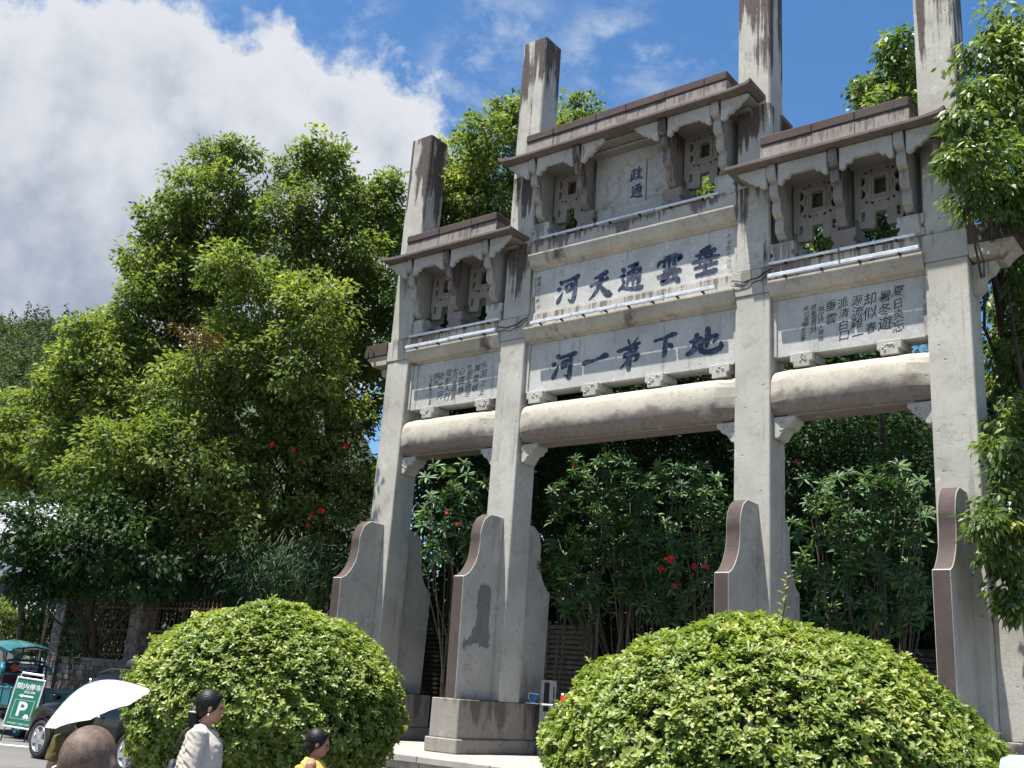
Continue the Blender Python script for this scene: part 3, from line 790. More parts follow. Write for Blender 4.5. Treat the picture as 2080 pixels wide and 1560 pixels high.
CH = {
 'he': [[(12, 88, 6), (19, 83, 11), (25, 77, 8)], [(4, 62, 6), (11, 58, 11), (17, 54, 7)], [(6, 6, 9), (12, 18, 11), (20, 32, 7), (27, 46, 3)],
        [(30, 84, 8), (62, 89, 8), (90, 95, 12), (97, 92, 6)], [(41, 68, 8), (43, 54, 7), (45, 42, 6)], [(42, 67, 6), (60, 71, 7), (68, 69, 8), (63, 48, 6)], [(45, 45, 5), (63, 49, 6)],
        [(83, 92, 9), (82, 60, 10), (79, 26, 11), (74, 6, 10), (64, 4, 7), (52, 14, 2)]],
 'tian': [[(26, 80, 7), (50, 86, 8), (72, 93, 13), (80, 92, 6)], [(8, 53, 6), (46, 62, 7), (80, 70, 9)], [(55, 90, 13), (50, 66, 12), (40, 40, 10), (24, 18, 8), (5, 2, 3)], [(46, 54, 5), (58, 36, 9), (74, 18, 14), (90, 8, 15), (100, 8, 5)]],
 'tong': [[(12, 88, 6), (19, 83, 11), (24, 76, 7)], [(6, 60, 5), (22, 64, 7), (16, 48, 6), (23, 36, 7), (12, 18, 5)], [(2, 10, 6), (16, 18, 8), (42, 9, 8), (74, 5, 11), (92, 6, 12), (100, 12, 4)],
          [(38, 92, 6), (62, 96, 7), (76, 97, 9), (60, 84, 5)], [(52, 88, 6), (62, 78, 9)], [(41, 72, 8), (39, 50, 8), (35, 24, 5)], [(41, 71, 6), (66, 75, 7), (84, 76, 10), (83, 50, 9), (81, 28, 9), (72, 22, 3)],
          [(42, 57, 5), (60, 59, 5), (80, 60, 5)], [(41, 43, 5), (60, 44, 5), (80, 45, 5)], [(61, 74, 7), (60, 50, 7), (59, 22, 6)]],
 'yun': [[(30, 93, 6), (56, 96, 7), (74, 98, 8)], [(14, 82, 8), (11, 74, 9), (6, 64, 4)], [(14, 81, 7), (50, 84, 7), (90, 87, 12), (82, 72, 5)], [(51, 96, 8), (50, 76, 8), (49, 58, 6)],
         [(28, 76, 5), (36, 71, 7)], [(25, 65, 5), (35, 61, 7)], [(63, 77, 5), (73, 73, 7)], [(62, 66, 5), (74, 62, 7)],
         [(30, 46, 7), (52, 49, 8), (72, 52, 9)], [(8, 30, 7), (46, 36, 8), (80, 40, 11), (94, 38, 6)], [(48, 35, 8), (36, 20, 9), (24, 9, 9), (46, 10, 8), (74, 15, 7)], [(66, 28, 6), (76, 16, 10), (86, 2, 11)]],
 'chui': [[(66, 99, 9), (50, 93, 9), (30, 88, 5)], [(16, 76, 6), (50, 79, 8), (84, 84, 11)], [(52, 94, 10), (51, 60, 9), (50, 30, 9), (50, 8, 7)], [(31, 74, 7), (31, 56, 7), (33, 34, 6)], [(71, 76, 8), (70, 56, 7), (68, 34, 6)],
          [(4, 54, 6), (40, 58, 8), (80, 61, 8), (99, 60, 7)], [(12, 34, 6), (50, 37, 7), (92, 40, 8)], [(18, 8, 8), (50, 10, 9), (84, 13, 11), (92, 11, 5)]],
 'he2': [[(14, 92, 6), (22, 88, 13), (28, 82, 8)], [(2, 62, 10), (8, 58, 13), (13, 55, 9)], [(4, 2, 10), (10, 12, 12), (18, 34, 7), (26, 54, 3)], [(30, 80, 9), (60, 86, 9), (88, 90, 12), (100, 92, 8)],
         [(42, 66, 7), (40, 50, 7), (42, 36, 5)], [(42, 64, 6), (58, 67, 7), (66, 64, 8), (56, 40, 5)], [(44, 50, 5), (54, 53, 6), (58, 50, 4)], [(40, 36, 5), (52, 40, 5), (62, 40, 3)],
         [(76, 86, 9), (76, 50, 10), (74, 18, 11), (72, -2, 11), (64, 2, 6), (50, 10, 2)]],
 'yi': [[(0, 40, 12), (14, 46, 13), (40, 48, 9), (70, 56, 10), (90, 62, 17), (102, 58, 10)]],
 'di': [[(44, 106, 3), (48, 94, 5), (54, 80, 5)], [(84, 112, 2), (76, 98, 4), (62, 82, 6)], [(4, 66, 5), (18, 66, 10), (34, 72, 7), (62, 80, 6), (90, 84, 8)], [(34, 66, 6), (60, 68, 7), (78, 69, 9), (72, 56, 6), (50, 53, 6), (36, 50, 5)],
        [(36, 52, 6), (32, 38, 6), (58, 40, 7), (82, 42, 9), (78, 24, 8), (66, 18, 3)], [(54, 78, 7), (54, 40, 9), (52, 6, 10), (50, -12, 8)], [(50, 34, 6), (36, 14, 6), (20, 0, 5)]],
 'xia': [[(2, 76, 8), (40, 82, 9), (80, 92, 13), (98, 92, 8)], [(50, 82, 10), (50, 50, 12), (48, 20, 13), (44, 0, 10)], [(60, 54, 6), (72, 46, 12), (80, 36, 10)]],
 'di4': [[(8, 60, 6), (24, 66, 9), (44, 72, 8)], [(30, 90, 8), (26, 60, 10), (20, 30, 9)], [(0, 10, 10), (12, 18, 13), (28, 28, 9), (44, 40, 3)], [(36, 40, 6), (60, 56, 7), (86, 72, 10), (90, 60, 8), (80, 42, 3)],
         [(64, 108, 9), (64, 80, 11), (62, 50, 10), (60, 28, 5)], [(46, 68, 8), (42, 40, 10), (46, 20, 12), (64, 10, 13), (88, 12, 14), (104, 24, 11), (104, 44, 3)]],
 'zheng': [[(6, 82, 7), (26, 86, 8), (46, 90, 9)], [(28, 86, 8), (28, 56, 8), (26, 24, 7)], [(30, 56, 6), (46, 60, 7)], [(10, 60, 8), (10, 42, 7), (8, 22, 6)], [(0, 8, 8), (14, 20, 10), (32, 26, 7), (48, 34, 4)], [(72, 104, 8), (66, 84, 9), (54, 64, 4)],
           [(60, 70, 6), (80, 76, 8), (94, 82, 8)], [(84, 78, 8), (74, 50, 9), (62, 26, 8), (44, 6, 3)], [(60, 58, 6), (72, 38, 10), (86, 18, 13), (102, 12, 6)]],
}
for k, x, z, s in (('he', -1.60, 10.69, 0.63), ('tian', -0.72, 10.64, 0.64), ('tong', 0.07, 10.67, 0.63), ('yun', 1.02, 10.67, 0.66), ('chui', 1.87, 10.67, 0.66)):
    brush(CH[k], x, z, s, 0.15, upper_panel)
for k, x, z, s, w in (('he2', -1.58, 8.88, 0.58, 1.12), ('yi', -0.76, 8.88, 0.52, 1.2), ('di', 0.10, 8.90, 0.60, 1.1), ('xia', 0.98, 8.96, 0.50, 1.1), ('di4', 1.86, 8.88, 0.54, 1.35)):
    brush(CH[k], x, z, s, 0.15, panels[1], sx=w)
brush(CH['zheng'], 0.10, 13.18, 0.33, 0.16, title, sx=0.95); brush(CH['tong'], 0.12, 12.76, 0.33, 0.16, title, sx=0.95)
# ---------------- written columns of the poems
def text_mesh(body, size, mat, name):
    cu = bpy.data.curves.new('txt', 'FONT'); cu.body = body; cu.size = size; cu.align_x = 'CENTER'; cu.resolution_u = 3
    o = bpy.data.objects.new('tmp', cu); COL.objects.link(o)
    me = bpy.data.meshes.new_from_object(o.evaluated_get(bpy.context.evaluated_depsgraph_get()))
    bpy.data.objects.remove(o); bpy.data.curves.remove(cu)
    me.name = name; me.materials.clear(); me.materials.append(mat)
    return me
def poem_column(chars, x, ztop, pitch, size, y, parent, seed):
    r = random.Random(seed); V = []; F = []
    for i, ch in enumerate(chars):
        me = text_mesh(ch, size*r.uniform(0.88, 1.15), M_ink2, 'c')
        sh = r.uniform(0.10, 0.28); rot = r.uniform(-0.12, 0.10); o = len(V)
        dx, dz = r.uniform(-0.012, 0.012), r.uniform(-0.01, 0.01)
        ph = r.uniform(0, 6)
        for v in me.vertices:
            a, b = v.co.x, v.co.y
            a2 = a+0.02*size*math.sin(b/size*7+ph); b2 = b+0.14*a+0.025*size*math.sin(a/size*8+ph*2)
            a2 += sh*(b-size*0.3)*0.5
            V.append((x+dx+a2*math.cos(rot)-b2*math.sin(rot), y-0.004, ztop-(i+0.85)*pitch+dz+a2*math.sin(rot)+b2*math.cos(rot)))
        F += [tuple(o+k for k in p.vertices) for p in me.polygons]
        bpy.data.meshes.remove(me)
    me = bpy.data.meshes.new('inscription_column'); me.from_pydata(V, [], F); me.materials.append(M_ink2); me.update()
    return put('inscription_column', me, parent)
for i, (s, x, zt, pt, sz) in enumerate((('夏日炎忘', 5.78, 9.38, 0.225, 0.23), ('暑冬遊', 5.53, 9.36, 0.27, 0.25), ('却似春', 5.27, 9.34, 0.27, 0.25), ('源流難一', 5.02, 9.34, 0.23, 0.24),
        ('派清白口', 4.77, 9.34, 0.22, 0.22), ('垂雲', 4.52, 9.36, 0.26, 0.24), ('明代詩人徐瑞', 4.33, 9.24, 0.118, 0.115), ('遊垂雲洞詩', 4.19, 9.30, 0.118, 0.13), ('辛巳年夏', 4.05, 9.28, 0.105, 0.11), ('楊振亞書', 3.98, 8.98, 0.10, 0.10))):
    poem_column(s, x, zt, pt, sz, 0.15, panels[2], 40+i)
for i, (s, x, zt, pt, sz) in enumerate((('水洞之上', -3.92, 9.30, 0.215, 0.20), ('寓雲峡', -4.14, 9.28, 0.24, 0.21), ('竹廊文曲尽', -4.36, 9.28, 0.165, 0.18), ('心底静', -4.60, 9.28, 0.25, 0.22), ('十八年中景', -4.83, 9.26, 0.165, 0.18),
        ('陰影人行', -5.04, 9.26, 0.205, 0.20), ('奇地河', -5.26, 9.24, 0.25, 0.21), ('錦州', -5.44, 9.22, 0.18, 0.17), ('心向書法', -5.60, 9.20, 0.11, 0.11), ('一九九〇年夏', -5.56, 8.92, 0.09, 0.09))):
    poem_column(s, x, zt, pt, sz, 0.15, panels[0], 70+i)
for x, s in ((2.42, '人云雲年八月'), (-2.43, '垂雲山人書')): poem_column(s, x, 11.2, 0.14, 0.11, 0.114, upper_panel, 99)
# ================================================================== vegetation
M_bark = plain('bark', (0.055, 0.042, 0.032), rough=0.9, var=0.35, scale=9, bump=0.8)
M_stem = plain('pale_stem', (0.085, 0.065, 0.045), rough=0.85, var=0.3, scale=12, bump=0.5)
M_camphor = leafmat('camphor_leaf', [(0.0, (0.055, 0.085, 0.025)), (0.42, (0.118, 0.165, 0.044)), (0.78, (0.20, 0.245, 0.068)), (1.0, (0.38, 0.38, 0.11))], rough=0.55, spec=0.25, trans=0.45)
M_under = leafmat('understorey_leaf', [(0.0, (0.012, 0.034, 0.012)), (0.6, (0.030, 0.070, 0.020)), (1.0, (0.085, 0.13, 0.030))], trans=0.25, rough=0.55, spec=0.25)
M_hedge = leafmat('clipped_bush_leaf', [(0.0, (0.11, 0.062, 0.026)), (0.03, (0.036, 0.074, 0.016)), (0.4, (0.115, 0.180, 0.034)), (0.75, (0.27, 0.32, 0.072)), (1.0, (0.47, 0.46, 0.14))], rough=0.45, trans=0.30)
M_shrub = leafmat('shrub_leaf', [(0.0, (0.030, 0.080, 0.036)), (0.6, (0.060, 0.138, 0.055)), (1.0, (0.16, 0.225, 0.07))], rough=0.46, trans=0.22, spec=0.28)
M_bamboo = leafmat('bamboo_leaf', [(0.0, (0.010, 0.036, 0.016)), (0.7, (0.026, 0.068, 0.026)), (1.0, (0.07, 0.12, 0.04))], trans=0.25, rough=0.55, spec=0.25)
M_right = leafmat('hanging_leaf', [(0.0, (0.034, 0.070, 0.020)), (0.45, (0.095, 0.155, 0.038)), (0.85, (0.225, 0.285, 0.075)), (1.0, (0.40, 0.42, 0.15))], rough=0.42, trans=0.34, spec=0.4)
M_petal = leafmat('red_petal', [(0.0, (0.42, 0.012, 0.016)), (1.0, (0.62, 0.035, 0.030))], trans=0.2)
M_russet = leafmat('russet_leaf', [(0.0, (0.075, 0.035, 0.012)), (1.0, (0.20, 0.09, 0.022))], trans=0.3)
M_core = plain('dark_filler', (0.018, 0.020, 0.010), rough=0.95, var=0.5, scale=20, bump=0.8)  # dark colour stands in for the shade inside the bushes

def unit(a): return a/np.maximum(np.linalg.norm(a, axis=-1, keepdims=True), 1e-9)
def leaf_arrays(P, D, N, L, W, six=False, bend=0.10, curl=0.12):
    """P base points, D axis, N leaf normals -> verts, faces"""
    n = len(P); L = np.asarray(L).reshape(-1, 1); W = np.asarray(W).reshape(-1, 1)
    D = unit(D); S = unit(np.cross(D, N)); N2 = np.cross(S, D)
    if six:
        a = P; b = P+D*L*0.33+S*W*0.42+N2*W*bend*1.5; c = P+D*L*0.72+S*W*0.46-N2*L*curl*0.3+N2*W*bend*1.5; d = P+D*L-N2*L*curl
        e = P+D*L*0.72-S*W*0.46-N2*L*curl*0.3+N2*W*bend*1.5; f = P+D*L*0.33-S*W*0.42+N2*W*bend*1.5
        V = np.stack([a, b, c, d, e, f], 1).reshape(-1, 3)
        i = np.arange(n)[:, None]*6
        F = np.concatenate([i+np.array([[0, 1, 2, 3]]), i+np.array([[0, 3, 4, 5]])], 1).reshape(-1, 4)
        return V, F, 2
    a = P; b = P+D*L*0.45+S*W*0.5+N2*W*bend; d = P+D*L-N2*L*curl; e = P+D*L*0.45-S*W*0.5+N2*W*bend
    V = np.stack([a, b, d, e], 1).reshape(-1, 3)
    F = np.arange(n*4).reshape(-1, 4)
    return V, F, 1
def quad_mesh(name, V, F, mat, rnd=None):
    me = bpy.data.meshes.new(name)
    me.vertices.add(len(V)); me.vertices.foreach_set('co', V.astype(np.float32).ravel())
    me.loops.add(F.size); me.loops.foreach_set('vertex_index', F.astype(np.int32).ravel())
    me.polygons.add(len(F)); me.polygons.foreach_set('loop_start', np.arange(len(F), dtype=np.int32)*4)
    me.update(calc_edges=True)
    if rnd is not None:
        at_ = me.attributes.new('rnd', 'FLOAT', 'FACE'); at_.data.foreach_set('value', rnd.astype(np.float32))
    me.materials.append(mat)
    return me
def sphere_dirs(n):
    v = rng.normal(size=(n, 3)); return unit(v)
def crown_leaves(lobes, dens, L, W, droop=0.35, cl=0.34, per=34, up=0.15, tone=0.0, hollow=0.72):
    """lobes [(centre, radius)] -> leaf bases, axes, normals, tones"""
    PP, DD, NN, RR = [], [], [], []
    for c, r in lobes:
        c = np.array(c); nclump = max(4, int(dens*r*r/per))
        dirs = sphere_dirs(nclump); dirs[:, 2] += up; dirs = unit(dirs)
        rad = r*(hollow+(1.30-hollow)*rng.random(nclump)**0.8)
        sq = np.array([1.0, 1.0, 0.86])
        cc = c+dirs*rad[:, None]*sq
        ct = rng.random(nclump)
        n = rng.poisson(per, nclump)
        idx = np.repeat(np.arange(nclump), n); m = len(idx)
        off = rng.normal(size=(m, 3))*np.array([1, 1, 0.62])*cl*0.55*(0.6+0.4*min(1.2, r))
        P = cc[idx]+off
        out = unit(off)*0.55+dirs[idx]*0.5+rng.normal(size=(m, 3))*0.45
        D = unit(out); D[:, 2] -= droop; D = unit(D)
        N = unit(rng.normal(size=(m, 3))*0.55+np.array([0, 0, 0.75])+dirs[idx]*0.35)
        PP.append(P); DD.append(D); NN.append(N)
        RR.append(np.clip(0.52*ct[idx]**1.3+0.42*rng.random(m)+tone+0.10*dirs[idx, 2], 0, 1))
    return np.concatenate(PP), np.concatenate(DD), np.concatenate(NN), np.concatenate(RR)
def limb(mb, a, b, r0, r1, sag=0.0, n=6, wob=0.12):
    a = np.array(a, float); b = np.array(b, float); Ln = np.linalg.norm(b-a); pts = []
    for k in range(n+1):
        t = k/n; w = math.sin(math.pi*t)*wob*Ln*0.3
        p = a+(b-a)*t+np.array([rng.normal()*w*0.3, rng.normal()*w*0.3, sag*math.sin(math.pi*t)]); pts.append(p)
    mb.tube(pts, [r0+(r1-r0)*k/n for k in range(n+1)], 7)
    return pts
def tree(name, label, base, lobes, dens=2500, L=0.175, W=0.088, mat=None, trunk_r=0.16, bark=None, droop=0.35, cat='tree', group=None, extra=None, per=42, cl=0.30, tone=0.0, limbs=True, hollow=0.72, up=0.15, lean=None, inner=0.12):
    t = thing(name, label, cat, tuple(base), 0, group)
    B = np.array(base); loc = [(np.array(c)-B, r) for c, r in lobes]
    P, D, N, R = crown_leaves(loc, dens, L, W, droop, cl, per, up, tone, hollow)
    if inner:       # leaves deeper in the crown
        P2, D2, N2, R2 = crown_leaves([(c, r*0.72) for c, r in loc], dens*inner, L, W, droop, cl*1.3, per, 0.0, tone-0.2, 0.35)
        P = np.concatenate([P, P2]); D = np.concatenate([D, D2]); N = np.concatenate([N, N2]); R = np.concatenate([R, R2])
    m = len(P); Ls = L*(0.65+0.6*rng.random(m)); Ws = W*(0.7+0.5*rng.random(m))
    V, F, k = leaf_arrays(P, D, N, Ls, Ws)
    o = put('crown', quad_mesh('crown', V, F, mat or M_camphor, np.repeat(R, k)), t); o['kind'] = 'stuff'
    mb = MB()
    zs = sorted(l[0][2] for l in loc); ztop = zs[-1]; cen = np.mean([l[0] for l in loc], axis=0)
    top = np.array([cen[0]*0.9, cen[1]*0.9, ztop]) if lean is None else np.array(lean)
    n = 9; spine = []
    for k in range(n+1):
        s = k/n; q = np.array([top[0]*s**1.4, top[1]*s**1.4, top[2]*s*0.93])
        q[:2] += rng.normal(size=2)*0.07*math.sin(math.pi*s); spine.append(q)
    rad = [trunk_r*(1.25 if k == 0 else 1)*(1-0.85*(k/n)**1.1) for k in range(n+1)]
    mb.tube(spine, rad, 9)
    tr = mb.build('trunk', bark or M_bark, t)
    if limbs:
        for c, r in loc:
            # leave the spine below the lobe
            zt = max(0.5, c[2]-0.5*np.linalg.norm(c[:2]-top[:2])-0.8); s = min(0.98, max(0.12, zt/max(0.1, top[2]*0.93)))
            k = s*n; i = int(k); f = k-i; st = spine[i]*(1-f)+spine[min(i+1, n)]*f
            mb = MB(); r0 = max(0.018, trunk_r*0.42*(1-0.7*s)); pts = limb(mb, st, c+np.array([0, 0, r*0.3]), r0, 0.010)
            for q in range(2):
                dd = sphere_dirs(1)[0]; dd[2] = abs(dd[2])*0.6; limb(mb, pts[3+q], c+dd*r*0.8, r0*0.4, 0.006, n=4)
            b = mb.build('branch', bark or M_bark, t)
    return t
def px(lst, D, jit=0.9):
    out = []
    for q in lst:
        x, y, r = q[:3]; d = (q[3] if len(q) > 3 else D)+rng.uniform(-jit, jit)
        out.append((at(x, y, d), r*d/FPX))
    return out
def rosette_objects(t, spots, leaf_me, n_leaf, rot, base):
    pass

# ---------------- the wooded slope and trees on the left
LT = {
 'T1': (640, 31, [(648, 300, 42), (600, 345, 42), (682, 350, 55), (575, 445, 52), (640, 430, 76), (725, 420, 62), (600, 530, 80), (700, 520, 85), (655, 600, 90)],
        'tallest camphor tree, its rounded top left of the outer pillar'),
 'T2': (470, 31, [(490, 312, 40), (424, 335, 42), (395, 392, 62), (478, 392, 66), (345, 445, 60), (430, 468, 76), (498, 490, 55), (340, 530, 85), (440, 550, 85)],
        'camphor tree with a pointed twin top against the white cloud'),
 'T3': (320, 30, [(310, 545, 68), (375, 590, 90), (285, 620, 58), (320, 680, 95), (420, 680, 90), (230, 720, 80), (300, 780, 100)],
        'camphor tree stepping down towards the hill below the twin top'),
 'T4': (180, 29, [(168, 672, 40), (228, 668, 45), (148, 735, 44), (200, 750, 80), (285, 830, 95), (115, 805, 60), (190, 860, 95), (120, 900, 70)],
        'low rounded camphor tree with yellow-green tips before the hill'),
 'T5': (40, 31, [(28, 830, 42), (95, 848, 42), (45, 890, 75), (125, 915, 75), (10, 950, 60), (75, 960, 60)],
        'small yellow-green tree at the left edge above the tiled roof'),
 'T6': (775, 33, [(792, 385, 40), (765, 440, 55), (805, 470, 35), (765, 540, 75), (800, 610, 60), (730, 640, 80), (775, 700, 80), (740, 780, 80)],
        'slim camphor tree tucked close behind the outermost left pillar'),
 'T9': (560, 27.5, [(480, 555, 70), (540, 640, 90), (640, 640, 90), (480, 730, 95), (600, 745, 105), (690, 720, 70, 29.5), (400, 800, 95), (520, 850, 115), (640, 860, 110), (725, 850, 50, 29), (560, 960, 105), (680, 960, 75, 28)],
        'broad bright camphor crown in front of the taller trees'),
 'T9b': (340, 26.5, [(260, 930, 95), (350, 920, 90), (440, 960, 95), (190, 990, 80), (290, 1050, 95), (400, 1060, 90), (500, 1080, 85), (600, 1080, 75), (690, 1050, 55), (735, 985, 48)],
        'low spreading tree above the brick and iron fence'),
}
for k, (x, D, lb, lab) in LT.items():
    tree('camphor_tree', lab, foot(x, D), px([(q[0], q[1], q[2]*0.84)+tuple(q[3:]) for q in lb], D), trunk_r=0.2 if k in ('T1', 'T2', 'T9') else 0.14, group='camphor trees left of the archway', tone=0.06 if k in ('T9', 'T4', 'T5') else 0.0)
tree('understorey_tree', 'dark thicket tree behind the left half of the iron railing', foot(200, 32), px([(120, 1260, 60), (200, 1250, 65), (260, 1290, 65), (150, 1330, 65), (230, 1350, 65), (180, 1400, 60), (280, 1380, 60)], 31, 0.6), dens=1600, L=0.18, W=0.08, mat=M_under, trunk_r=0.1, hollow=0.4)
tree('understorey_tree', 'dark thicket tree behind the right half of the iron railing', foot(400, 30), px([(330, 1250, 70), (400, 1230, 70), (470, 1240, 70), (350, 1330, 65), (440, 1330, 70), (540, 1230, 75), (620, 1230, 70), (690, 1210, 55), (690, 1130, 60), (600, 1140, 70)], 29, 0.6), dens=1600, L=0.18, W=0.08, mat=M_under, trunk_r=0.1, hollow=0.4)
# long dark boughs reaching over the parking place
t = tree('overhanging_tree', 'dark leafy boughs reaching out over the fence and tricycle', foot(215, 27.5), px([(60, 1075, 55), (130, 1075, 70), (210, 1090, 80), (290, 1130, 75), (130, 1140, 65), (60, 1140, 45), (200, 1165, 60), (40, 1195, 30), (100, 1190, 40), (330, 1170, 60)], 25, 0.7), dens=1900, mat=M_under, tone=0.05, droop=0.5, trunk_r=0.15)
# ---------------- trees behind the archway
tree('camphor_tree', 'camphor tree rising between the two left pillars', foot(975, 31), px([(1030, 225, 38), (985, 285, 50), (922, 340, 48), (1010, 345, 62), (895, 395, 42), (955, 420, 70), (1025, 430, 62), (900, 450, 40), (965, 520, 85), (1020, 600, 80), (930, 620, 80)], 29.5), trunk_r=0.2, group='trees behind the archway')
tree('camphor_tree', 'camphor tree with its top just showing over the middle roof', foot(1200, 34), px([(1180, 238, 38), (1140, 265, 32), (1222, 262, 30), (1170, 320, 70), (1240, 350, 70), (1130, 400, 70), (1200, 450, 90), (1280, 470, 80), (1380, 430, 70), (1440, 400, 60), (1160, 560, 90), (1320, 560, 90)], 33), trunk_r=0.2, group='trees behind the archway', dens=2200)
tree('camphor_tree', 'camphor tree rising just left of the outermost right pillar', foot(1800, 27), px([(1828, 92, 32), (1842, 140, 48), (1785, 192, 38), (1850, 200, 50), (1752, 188, 16), (1815, 245, 55), (1870, 260, 50), (1780, 300, 60), (1720, 380, 60), (1850, 340, 60), (1800, 420, 70), (1680, 470, 70), (1760, 520, 70), (1640, 540, 60), (1840, 560, 60)], 26.5), trunk_r=0.16, group='trees behind the archway', mat=M_right, droop=0.6)
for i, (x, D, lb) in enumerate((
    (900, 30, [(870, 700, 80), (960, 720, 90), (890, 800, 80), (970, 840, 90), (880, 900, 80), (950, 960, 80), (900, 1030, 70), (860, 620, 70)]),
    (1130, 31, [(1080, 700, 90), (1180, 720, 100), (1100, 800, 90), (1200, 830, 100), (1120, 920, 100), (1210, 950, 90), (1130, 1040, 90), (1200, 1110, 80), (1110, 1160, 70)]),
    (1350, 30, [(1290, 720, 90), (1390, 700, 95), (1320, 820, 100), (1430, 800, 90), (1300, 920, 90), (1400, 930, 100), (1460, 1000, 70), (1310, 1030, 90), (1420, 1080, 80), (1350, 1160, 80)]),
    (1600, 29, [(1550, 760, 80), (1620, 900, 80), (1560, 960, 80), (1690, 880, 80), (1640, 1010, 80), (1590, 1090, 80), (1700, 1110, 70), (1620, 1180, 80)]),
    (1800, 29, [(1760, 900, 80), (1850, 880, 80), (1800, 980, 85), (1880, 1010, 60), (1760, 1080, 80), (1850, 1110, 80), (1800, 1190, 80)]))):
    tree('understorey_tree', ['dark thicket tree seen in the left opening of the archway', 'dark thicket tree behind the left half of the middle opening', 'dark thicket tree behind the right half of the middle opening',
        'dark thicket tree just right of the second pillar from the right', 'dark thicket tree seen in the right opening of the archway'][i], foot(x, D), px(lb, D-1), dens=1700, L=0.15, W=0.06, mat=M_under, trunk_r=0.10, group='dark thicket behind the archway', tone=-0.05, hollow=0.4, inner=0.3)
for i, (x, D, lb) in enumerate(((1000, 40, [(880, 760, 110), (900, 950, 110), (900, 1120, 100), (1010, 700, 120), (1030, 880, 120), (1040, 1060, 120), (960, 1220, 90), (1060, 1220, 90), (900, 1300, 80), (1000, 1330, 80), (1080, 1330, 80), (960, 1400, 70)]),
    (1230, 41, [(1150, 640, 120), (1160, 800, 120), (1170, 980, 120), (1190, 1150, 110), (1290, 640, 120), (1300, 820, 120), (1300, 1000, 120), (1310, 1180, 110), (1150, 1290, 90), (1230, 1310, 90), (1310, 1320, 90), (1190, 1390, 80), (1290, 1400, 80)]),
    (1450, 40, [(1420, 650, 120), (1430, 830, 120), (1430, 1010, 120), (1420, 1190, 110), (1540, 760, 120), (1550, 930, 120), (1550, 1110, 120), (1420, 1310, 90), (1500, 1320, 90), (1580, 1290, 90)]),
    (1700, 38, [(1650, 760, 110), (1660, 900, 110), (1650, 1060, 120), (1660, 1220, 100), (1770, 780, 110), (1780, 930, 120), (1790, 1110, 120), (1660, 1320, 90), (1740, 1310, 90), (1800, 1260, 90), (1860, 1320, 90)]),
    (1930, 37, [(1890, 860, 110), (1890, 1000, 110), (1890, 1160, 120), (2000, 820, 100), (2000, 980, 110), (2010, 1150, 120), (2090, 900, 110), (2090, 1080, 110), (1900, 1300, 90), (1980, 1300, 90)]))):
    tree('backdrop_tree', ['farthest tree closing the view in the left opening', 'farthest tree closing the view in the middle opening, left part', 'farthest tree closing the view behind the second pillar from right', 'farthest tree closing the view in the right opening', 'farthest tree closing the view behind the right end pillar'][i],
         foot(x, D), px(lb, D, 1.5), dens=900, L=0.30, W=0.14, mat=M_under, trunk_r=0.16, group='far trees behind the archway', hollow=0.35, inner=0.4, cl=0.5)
# ---------------- the tree on the right, its boughs hanging beside the end pillar
tree('hanging_bough_tree', 'tree with drooping glossy leaves beside the right end pillar', foot(2035, 21.5),
     px([(2042, 62, 45, 19), (2012, 125, 52, 18.5), (2062, 150, 60, 18.5), (1992, 190, 32, 17.5), (2040, 240, 66, 18), (1962, 245, 26, 16.8), (1985, 320, 48, 17), (2050, 340, 66, 17.5), (1945, 335, 22, 16.5), (2010, 405, 48, 17), (2062, 420, 48, 17.5),
         (2110, 120, 80, 19), (2120, 280, 90, 18.5), (2110, 430, 80, 18.5), (2130, 560, 70, 19)], 18, 0.4), dens=2900, L=0.18, W=0.068, mat=M_right, tone=0.08, trunk_r=0.16, droop=0.9, cl=0.30, limbs=True, lean=None)
tree('hanging_bough_tree', 'low tree whose leafy sprays hang over the white slab at right', foot(2180, 17.5),
     px([(2055, 560, 36, 20), (2065, 700, 40, 20), (2040, 780, 28, 20), (2050, 625, 40, 20), (2028, 700, 30, 20.5), (2075, 765, 42, 19), (2070, 850, 44, 17), (2030, 915, 32, 16.3), (2066, 945, 44, 16.3), (2040, 1010, 36, 16), (2070, 1060, 40, 16), (1995, 1062, 24, 15.6), (2030, 1085, 28, 15.8), (2062, 1140, 32, 15.8), (2058, 1200, 20, 15.6), (2066, 1235, 14, 15.6), (2025, 1130, 18, 15.7),
         (2130, 700, 80, 19), (2140, 900, 90, 17.5), (2130, 1080, 70, 16.5)], 17, 0.25), dens=2900, L=0.175, W=0.068, mat=M_right, trunk_r=0.12, droop=0.9, cl=0.26, tone=0.05)
# dense growth far right behind the pillar
tree('understorey_tree', 'dark thicket tree behind the slab at the right edge', foot(2060, 26), px([(2010, 560, 60), (2070, 620, 60), (2030, 700, 50), (2060, 800, 70), (2040, 900, 70), (2080, 1000, 80), (2030, 480, 50)], 25), dens=1000, L=0.15, W=0.06, mat=M_under, trunk_r=0.12, group='dark thicket behind the archway', inner=0.1)

